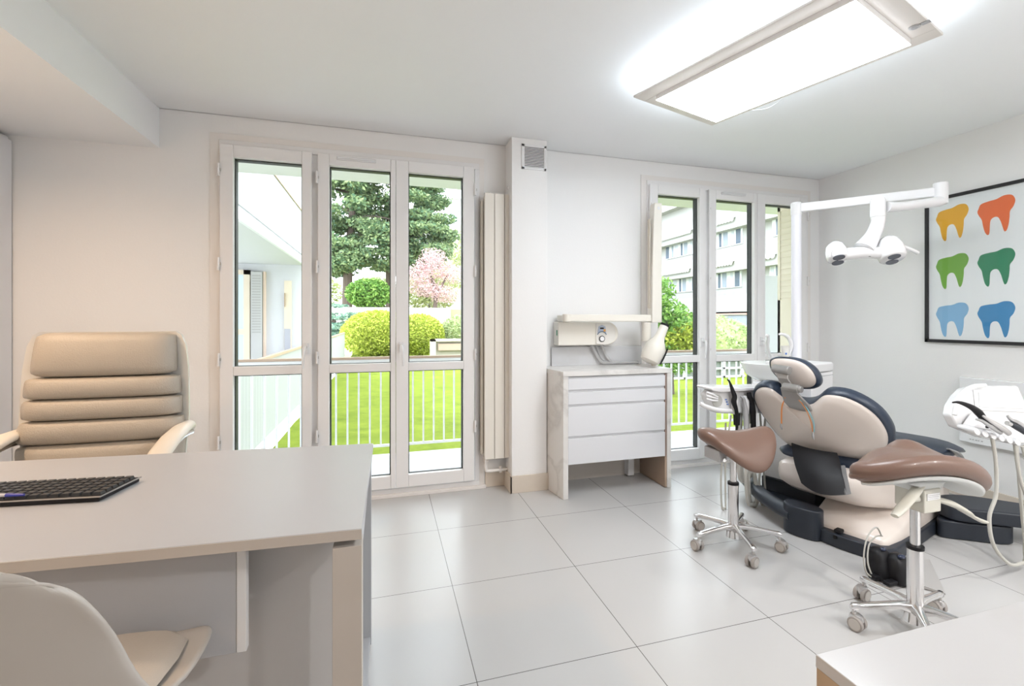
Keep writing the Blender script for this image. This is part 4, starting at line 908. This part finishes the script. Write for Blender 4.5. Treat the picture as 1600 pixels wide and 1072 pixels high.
# ================================================================== balcony and railing
struct(MB().box(-6, YO, -.25, 9, 4.66, -.05).build('floor_balcony', concm))
struct(MB().box(-1.2, 3.395, -.12, 6, YO, -.001).build('trim_sill', concm))
struct(MB().box(-1.3, YO, 2.492, 9, 4.66, 2.70).build('ceiling_balcony', mat('soffit', (.70, .70, .68), .8)))
struct(MB().box(XR+.12, YO-.3, -.25, 9, YO, 6).box(-9, YO-.3, 2.49, 9, YO, 6).box(-9, YO-.3, -.25, XL-.12, YO, 2.49).build('wall_outside', extwhite))
RL = thing('balcony_railing', 'white balcony railing with thin bars and brown handrail outside the windows', 'railing', (1.5, 4.64, -.05))
MB().box(-1.38, 4.615, .845, 6, 4.655, .868).build('handrail', brasslike, RL, bevel=.003)
MB().box(-1.38, 4.622, .815, 6, 4.648, .843).build('top_rail', whitemat, RL); MB().box(-1.38, 4.625, .025, 6, 4.645, .048).build('bottom_rail', whitemat, RL)
b0 = MB().box(-.0078, -.0078, .045, .0078, .0078, .82).build('baluster', whitemat, RL)
b0.data.transform(Matrix.Translation(ORG[RL.name]+Vector((0, 0, .05)))); b0.location = (-1.30-1.5, 0, 0)
for i in range(1, 74):
    c = b0.copy(); COL.objects.link(c); c.parent = RL; c.location = (-1.30+i*.0975-1.5, 0, 0)
for x in (-.62, 2.0, 4.3): MB().box(x-.014, 4.62, -.05, x+.014, 4.65, .84).build('railing_post', whitemat, RL)
sc_ = thing('balcony_screen', 'white privacy screen at the end of the balcony beyond the right window', 'screen', (4.4, 4.55, -.05))
MB().box(4.02, 4.50, -.05, 4.62, 4.53, 1.73).build('screen_panel', mat('screen_white', (.85, .86, .88), .5), sc_, bevel=.004)
MB().box(4.075, 4.49, .02, 4.09, 4.50, 1.70).build('panel_joint', winm, sc_); MB().box(4.05, 4.47, .92, 4.13, 4.50, 1.02).build('latch_box', whitemat, sc_, bevel=.003)

# ================================================================== garden
def terrain(x, y): return -.42+.006*max(0, y-8)
lw = MB(); nx, ny = 40, 30
vs = []; fs = []
rnd = random.Random(2)
for j in range(ny+1):
    for i in range(nx+1):
        x = -1.36+i*(23/nx); y = 4.2+j*(19.7/ny); vs.append((x, y, terrain(x, y)+rnd.uniform(-.02, .02)))
for j in range(ny):
    for i in range(nx): a = j*(nx+1)+i; fs.append((a, a+1, a+nx+2, a+nx+1))
gm = bpy.data.materials.new('lawn'); gm.use_nodes = True; nt = gm.node_tree; b = nt.nodes['Principled BSDF']; b.inputs['Roughness'].default_value = .9; b.inputs['Specular IOR Level'].default_value = .05
tc = nt.nodes.new('ShaderNodeTexCoord'); n1 = nt.nodes.new('ShaderNodeTexNoise'); n1.inputs['Scale'].default_value = 2.5; n1.inputs['Detail'].default_value = 9; n1.inputs['Roughness'].default_value = .75
nt.links.new(tc.outputs['Object'], n1.inputs['Vector']); rp = nt.nodes.new('ShaderNodeValToRGB')
rp.color_ramp.elements[0].position = .32; rp.color_ramp.elements[0].color = (.11, .155, .02, 1); rp.color_ramp.elements[1].position = .62; rp.color_ramp.elements[1].color = (.205, .255, .035, 1)
nt.links.new(n1.outputs['Fac'], rp.inputs[0]); nt.links.new(rp.outputs[0], b.inputs['Base Color'])
tag(MB().add(vs, fs).build('lawn', gm), 'bright green lawn beyond the balcony railing', 'lawn', kind='stuff')
struct(MB().box(10, 24.0, -.6, 60, 90, -.42).build('ground_far', mat('ground_grass', (.16, .20, .05), .9, noise=.3)))
struct(MB().box(-30, 24.2, -1, 10, 80, 1.75).build('ground_terrace', mat('terrace', (.42, .42, .24), .9, noise=.3)))
gw = MB().box(-2.6, 24.0, -.4, 3.2, 24.3, 1.82); tag(gw.build('garden_wall', mat('garden_wall', (.50, .46, .43), .8)), 'low pale garden wall behind the round shrubs', 'wall')

def leaves(n, fn, size, seed, jit=.5):
    rn = random.Random(seed); vs = []; fs = []
    for i in range(n):
        p = Vector(fn(rn)); a = Vector((rn.gauss(0, 1), rn.gauss(0, 1), rn.gauss(0, 1)*.7)).normalized(); b_ = a.cross(Vector((rn.gauss(0, 1), rn.gauss(0, 1), rn.gauss(0, 1)))).normalized()
        s = size*rn.uniform(.6, 1.3); o = len(vs)
        vs += [p-a*s, p+b_*s*.5, p+a*s, p-b_*s*.5]; fs.append((o, o+1, o+2, o+3))
    m = MB(); m.v = [tuple(v) for v in vs]; m.f = fs; return m
def blob(c, r, fill=.35):
    def f(rn):
        v = Vector((rn.gauss(0, 1), rn.gauss(0, 1), rn.gauss(0, 1))).normalized()*(fill+(1-fill)*rn.random()**.5)
        return (c[0]+v.x*r[0], c[1]+v.y*r[1], c[2]+v.z*r[2])
    return f
def multi(bs):
    fs_ = [blob(*q) for q in bs]; wt = [q[1][0]*q[1][2] for q in bs]
    def f(rn): return rn.choices(fs_, wt)[0](rn)
    return f
LGC = leafmat('leaf_cedar', (.07, .15, .08), (.30, .38, .17)); LGB = leafmat('leaf_blue', (.10, .22, .17), (.30, .42, .30)); LGY = leafmat('leaf_yellow', (.28, .36, .03), (.62, .66, .12))
LGG = leafmat('leaf_green', (.07, .20, .03), (.30, .48, .10)); LGP = leafmat('leaf_pink', (.55, .36, .38), (.85, .66, .66), .4); LGF = leafmat('leaf_fresh', (.36, .42, .16), (.66, .68, .36), .4); LGL = leafmat('leaf_pale', (.26, .36, .15), (.56, .60, .36), .35)
def shrub(name, label, c, r, n, size, m_, seed, group=None, core=None, stem=None, cat_='shrub', fill=.75, cs=.86):
    t = thing(name, label, cat_, (c[0], c[1], terrain(c[0], c[1]) if c[1] < 24 else 1.75), group)
    leaves(n, blob(c, r, fill), size, seed).build('foliage', m_, t)
    MB().ell(c, tuple(q*cs for q in r), 18, 10).build('inner_twigs', core or mat('twig_core', (.10, .15, .04), .95), t)
    MB().cyl((c[0], c[1], ORG[t.name].z), (c[0], c[1], c[2]), .06, n=8).build('stem', barkm, t)
    return t
shrub('shrub', 'large round yellow green clipped shrub right of the juniper on the lawn', (-.25, 20, .62), (1.45, 1.2, 1.0), 9000, .06, LGY, 1, core=mat('core_y', (.22, .26, .03), .95))
shrub('shrub', 'yellow green round hedge shrub seen just right of the door post', (1.35, 19.5, .62), (1.0, .9, .85), 6000, .06, LGY, 2, core=mat('core_y', (.22, .26, .03), .95))
shrub('shrub', 'pale green domed shrub behind the garden bench', (3.35, 20, .62), (1.25, 1.0, .85), 6000, .06, LGL, 3, core=mat('core_l', (.36, .42, .18), .95))
t = thing('juniper', 'spreading blue green juniper in layers above the white parapet', 'shrub', (-2.2, 21.5, -.3))
lay = []
rn = random.Random(9)
for i in range(22): lay.append(((-2.0+rn.uniform(-1.6, 1.3), 22+rn.uniform(-.8, .8), .45+rn.random()*1.4), (rn.uniform(.6, 1.1), .8, rn.uniform(.09, .16)), .3))
leaves(9000, multi(lay), .075, 7).build('foliage', LGB, t); MB().tube([(-2.2, 21.5, -.3), (-2.3, 21.5, .6), (-2.0, 21.4, 1.2)], .09, 8).build('trunk', barkm, t)
# cedar
t = thing('cedar_tree', 'big dark green cedar with layered branches filling the middle window', 'tree', (-2.05, 29, 1.75))
lay = []; rn = random.Random(5)
for i in range(210):
    z = 4.2+rn.random()*8.5; hw = 3.9-abs(z-7.0)*.22; x = .1+rn.uniform(-1, 1)*hw*.95
    lay.append(((x-.2, 29+rn.uniform(-2, 2), z-.12*abs(x)), (rn.uniform(.7, 1.35), 1.0, rn.uniform(.22, .42)), .1))
leaves(80000, multi(lay), .12, 11).build('foliage', LGC, t)
MB().tube([(-2.05, 29, 1.75), (-2.0, 29, 4), (-1.8, 29, 7), (-1.5, 29, 11)], [.30, .26, .2, .08], 10).build('trunk', barkm, t)
MB().tube([(.35, 29.5, 1.75), (.3, 29.5, 4), (.4, 29.5, 8)], [.28, .24, .1], 10).build('trunk', barkm, t)
for i in range(12):
    z = 5+i*.5; s = -1 if i % 2 else 1
    MB().tube([(-1.9, 29, z), (-1.9+s*1.4, 28.6, z+.15), (-1.9+s*2.6, 28.4, z-.1)], [.09, .06, .02], 6).build('branch', barkm, t)
shrub('shrub', 'fresh green upright shrub on the terrace in front of the cedar trunks', (-.75, 25.4, 2.55), (1.15, .6, .8), 4500, .09, LGG, 21, fill=.3, cs=.5)
for i, (x, y, z, rx, rz, mm, lb) in enumerate(((-5.2, 33, 3.0, 2.6, 1.5, LGF, 'pale spring foliage far left behind the cedar trunks'), (-.6, 36, 3.0, 1.9, 1.4, LGL, 'pale foliage seen between the two cedar trunks'), (3.2, 36, 3.6, 2.3, 1.9, LGF, 'yellowish foliage mass behind the pink blossom tree'), (9.6, 37, 3.4, 2.4, 1.9, LGL, 'pale green foliage mass at the right edge of the left window'))):
    shrub('bush', lb, (x, y, z), (rx, 1.2, rz), 3500, .13, mm, 60+i, fill=.3, cs=.45, cat_='bush', group='distant foliage on the terrace')
t = thing('blossom_tree', 'pink blossoming tree right of the cedar', 'tree', (2.6, 26, 1.75))
lay = [((2.6+dx, 26, 3.4+dz), (a, .9, b_), .1) for dx, dz, a, b_ in ((0, .7, 1.1, .7), (-.9, .2, .9, .6), (.9, .3, .8, .6), (-.3, -.5, 1.2, .5), (.6, -.8, 1.2, .5), (-.1, 1.3, .7, .4))]
leaves(7000, multi(lay), .055, 12).build('foliage', LGP, t)
MB().tube([(2.6, 26, 1.75), (2.65, 26, 2.6), (2.4, 26, 3.6)], [.12, .1, .04], 8).build('trunk', barkm, t); MB().tube([(2.62, 26, 2.5), (3.0, 26, 3.1), (3.3, 26, 3.7)], [.08, .06, .03], 8).build('branch', barkm, t)
t = thing('spring_tree', 'pale yellow green tree with open spring leaves at the right of the middle window', 'tree', (5.4, 33, 1.75))
lay = [((5.4+dx, 33, 5.0+dz), (1.5, 1.2, 1.0), .1) for dx, dz in ((0, 0), (-1, .8), (1, .9), (0, 1.8), (-.6, -1.2), (1, -1.2), (-1.2, -.4))]
leaves(7000, multi(lay), .075, 13).build('foliage', LGF, t); MB().tube([(5.4, 33, 1.75), (5.4, 33, 4), (5.2, 33, 6.5)], [.16, .12, .05], 8).build('trunk', barkm, t)
# bench / planter
bn = thing('garden_planter', 'pale wooden box bench on the lawn beyond the left window', 'bench', (2.15, 16, -.37))
pm = mat('pale_wood', (.66, .58, .50), .7)
MB().box(1.46, 15.8, -.37, 1.62, 16.2, .57).build('end_post', pm, bn); MB().box(3.0, 15.8, -.37, 3.16, 16.2, .57).build('end_post', pm, bn)
MB().box(1.46, 15.8, .50, 3.16, 16.2, .57).build('top_board', pm, bn); MB().box(1.70, 15.85, .20, 3.0, 15.9, .42).build('front_panel', mat('panel_pink', (.50, .36, .30), .7), bn)
MB().box(1.62, 15.95, -.37, 3.0, 16.1, .50).build('back_board', mat('board_grey', (.42, .38, .34), .8), bn)
# plants in the garden of the right window
t = thing('leafy_tree', 'green and yellow leafy bush tree outside the left pane of the right window', 'tree', (6.0, 9.0, -.4))
lay = [((5.95, 9.0, 1.15), (.60, .5, .50), .2), ((5.72, 9.0, 1.75), (.34, .3, .45), .2), ((6.2, 9.0, 1.0), (.55, .4, .45), .2), ((6.0, 9.0, .45), (.85, .5, .45), .2), ((5.6, 9.0, 1.2), (.32, .3, .5), .2)]
leaves(5200, multi(lay), .05, 31).build('foliage', LGG, t); leaves(2400, multi([((6.25, 8.7, .80), (.6, .3, .35), .2)]), .05, 32).build('young_leaves', LGY, t)
MB().tube([(6.0, 9.0, -.4), (5.95, 9.0, .5), (5.85, 9.0, 1.4)], [.06, .05, .02], 8).build('trunk', barkm, t)
shrub('hedge', 'sunlit hedge below the far apartment block in the right window', (11.0, 14.4, .35), (2.0, 1.2, 1.05), 6000, .07, LGL, 33, core=mat('core_l', (.36, .42, .18), .95), cat_='hedge')
gf = thing('garden_fence', 'low white garden lattice with dark openings seen through the railing', 'fence', (8, 11.6, -.38))
for i in range(9):
    x = 4.6+i*.62; MB().box(x, 11.0, -.38, x+.10, 11.06, .12).build('fence_post', whitemat, gf)
for z in (-.38, -.15, .07): MB().box(4.6, 11.0, z, 9.7, 11.05, z+.05).build('fence_rail', whitemat, gf)
MB().box(4.6, 11.07, -.36, 9.7, 11.1, .1).build('dark_backing', mat('fence_dark', (.16, .18, .16), .8), gf)

# ================================================================== neighbouring buildings
W = thing('apartment_wing', 'cream apartment wing with slatted white balconies left of the garden', 'building', (-3, 9.6, -.4))
MB().box(-6, 9.6, -.4, -1.42, 14, 9).build('wing_wall', extwhite, W)
MB().box(-6, 4.66, 2.22, -1.42, 11, 2.34).build('balcony_slab', extwhite, W); MB().box(-6, 3.7, 5.1, -1.42, 11, 5.3).build('balcony_slab', extwhite, W)
MB().box(-1.42, 4.66, 2.21, -1.38, 11, 2.33).build('slab_edge', whitemat, W)
par = mat('parapet_white', (.44, .44, .45), .6)
farw = mat('facade_white', (.42, .415, .41), .8, noise=.04, nscale=3); farp = mat('facade_parapet', (.45, .45, .45), .7)
for z0, z1, y1, nm in ((2.37, 3.12, 11, 'upper_parapet'), (-.32, .72, 18.6, 'lower_parapet')):
    m = MB(); y = 4.68
    while y < y1: m.box(-1.415, y, z0, -1.395, min(y+.115, y1), z1); y += .12
    m.box(-1.412, 4.68, z0+.01, -1.402, y1, z1-.01)
    m.build(nm, par, W); MB().box(-1.43, 4.66, z1, -1.38, y1, z1+.035).build('parapet_rail', brasslike, W)
MB().box(-6, 4.66, -.40, -1.42, 18.6, -.34).build('ground_slab', concm, W)
m = MB(); m.box(-1.41, 4.70, -.30, -1.385, 8.9, -.24)
m.build('foot_rail', whitemat, W)
MB().box(-2.40, 9.52, -.3, -2.30, 9.6, 2.10).build('door_frame', extbeige, W); MB().box(-2.9, 9.52, 2.02, -2.30, 9.6, 2.10).build('door_frame', extbeige, W)
MB().box(-2.9, 9.56, -.3, -2.40, 9.59, 2.02).build('door_glass', mat('pale_glass', (.62, .72, .76), .2), W); MB().box(-2.9, 9.53, .95, -2.40, 9.56, 1.05).build('door_rail', extbeige, W)
sg = MB().box(-2.28, 9.50, -.3, -2.10, 9.55, 2.07).build('shutter', shutg, W)
for i in range(22): MB().box(-2.26, 9.495, .98+i*.048, -2.12, 9.50, 1.005+i*.048).build('shutter_slat', mat('shutter_line', (.40, .39, .36), .6), sg)
MB().box(-2.09, 9.53, -.3, -2.055, 9.6, 2.08).build('pipe_strip', mat('pinkish', (.78, .60, .48), .7), W)
MB().box(-1.755, 9.575, .55, -1.635, 9.60, 1.93).build('window_recess', extbeige, W); MB().box(-1.75, 9.565, .58, -1.65, 9.58, 1.05).build('window', mat('grey_pane', (.42, .42, .46), .4), W)
MB().box(-1.75, 9.55, 1.45, -1.735, 9.57, 1.70).build('wall_lamp', mat('brown_small', (.40, .28, .18), .6), W)

A = thing('apartment_block', 'white apartment block with scalloped awnings beyond the right window', 'building', (22, 30, -.4))
MB().box(22.6, 15, -.4, 30, 60, 14).build('facade', farw, A)
for fz in (2.35, 5.15, 7.95, 10.75):
    MB().box(21.9, 15, fz-.35-.35, 22.6, 60, fz-.42).build('balcony_slab', farw, A)
    m = MB(); m.box(21.92, 15, fz-.42, 21.97, 60, fz+.50); m.build('balcony_front', farp, A)
awn_rows = {8.0: ((30.2, 34.7), (25.7, 28.6), (22.3, 23.4), (37, 41)), 5.15: ((30.4, 34.3), (25.8, 28.6), (22.3, 23.6), (37, 41))}
for z, spans in awn_rows.items():
    for (ya_, yb_) in spans:
        n = max(4, int((yb_-ya_)/.28)); vs = []; fs = []
        for i in range(n*4+1):
            y = ya_+(yb_-ya_)*i/(n*4); dz = .10*abs(math.sin(math.pi*i/4)); vs += [(22.55, y, z+.18), (21.75, y, z-.12), (21.73, y, z-.26-dz), (22.55, y, z+.14), (21.77, y, z-.15), (21.75, y, z-.26-dz)]
        for i in range(n*4):
            a = i*6; b2 = a+6
            fs += [(a, a+1, b2+1, b2), (a+1, a+2, b2+2, b2+1), (a+3, b2+3, b2+4, a+4), (a+4, b2+4, b2+5, a+5)]
        MB().add(vs, fs).build('awning', awnm, A)
        wn_ = MB().box(22.52, ya_+.1, z-1.75, 22.59, yb_-.1, z-.05).build('window', mat('win_frame', (.72, .73, .76), .5), A)
        y = ya_+.25; k = 0
        while y < yb_-.4:
            MB().box(22.49, y, z-1.7, 22.53, y+(.22 if k % 2 else .42), z-.1).build('pane', [winm, curt, mat('mid_glass', (.28, .32, .40), .3)][k % 3], wn_); y += .62; k += 1
MB().box(22.0, 23.5, .6, 22.6, 40, 1.55).build('ground_opening', mat('ground_dark', (.30, .33, .40), .6), A); MB().box(21.9, 22, 1.55, 22.0, 60, 1.75).build('red_edge', mat('red_edge', (.62, .35, .30), .7), A)
FB = thing('far_building', 'pale building with a small window high behind the cedar', 'building', (6, 44, 1.75))
MB().box(2.5, 44, 1.75, 14, 52, 15).build('building_wall', mat('far_white', (.54, .53, .52), .8), FB); MB().box(2.3, 43.7, 12.4, 14, 44, 13.2).build('eaves', mat('eave', (.80, .80, .82), .8), FB)
MB().box(5.3, 43.9, 9.9, 6.5, 44, 11.3).build('window', mat('far_pane', (.55, .60, .68), .4), FB); MB().box(5.2, 43.85, 11.3, 6.7, 43.95, 11.5).build('lintel', mat('lintel', (.55, .56, .58), .7), FB)
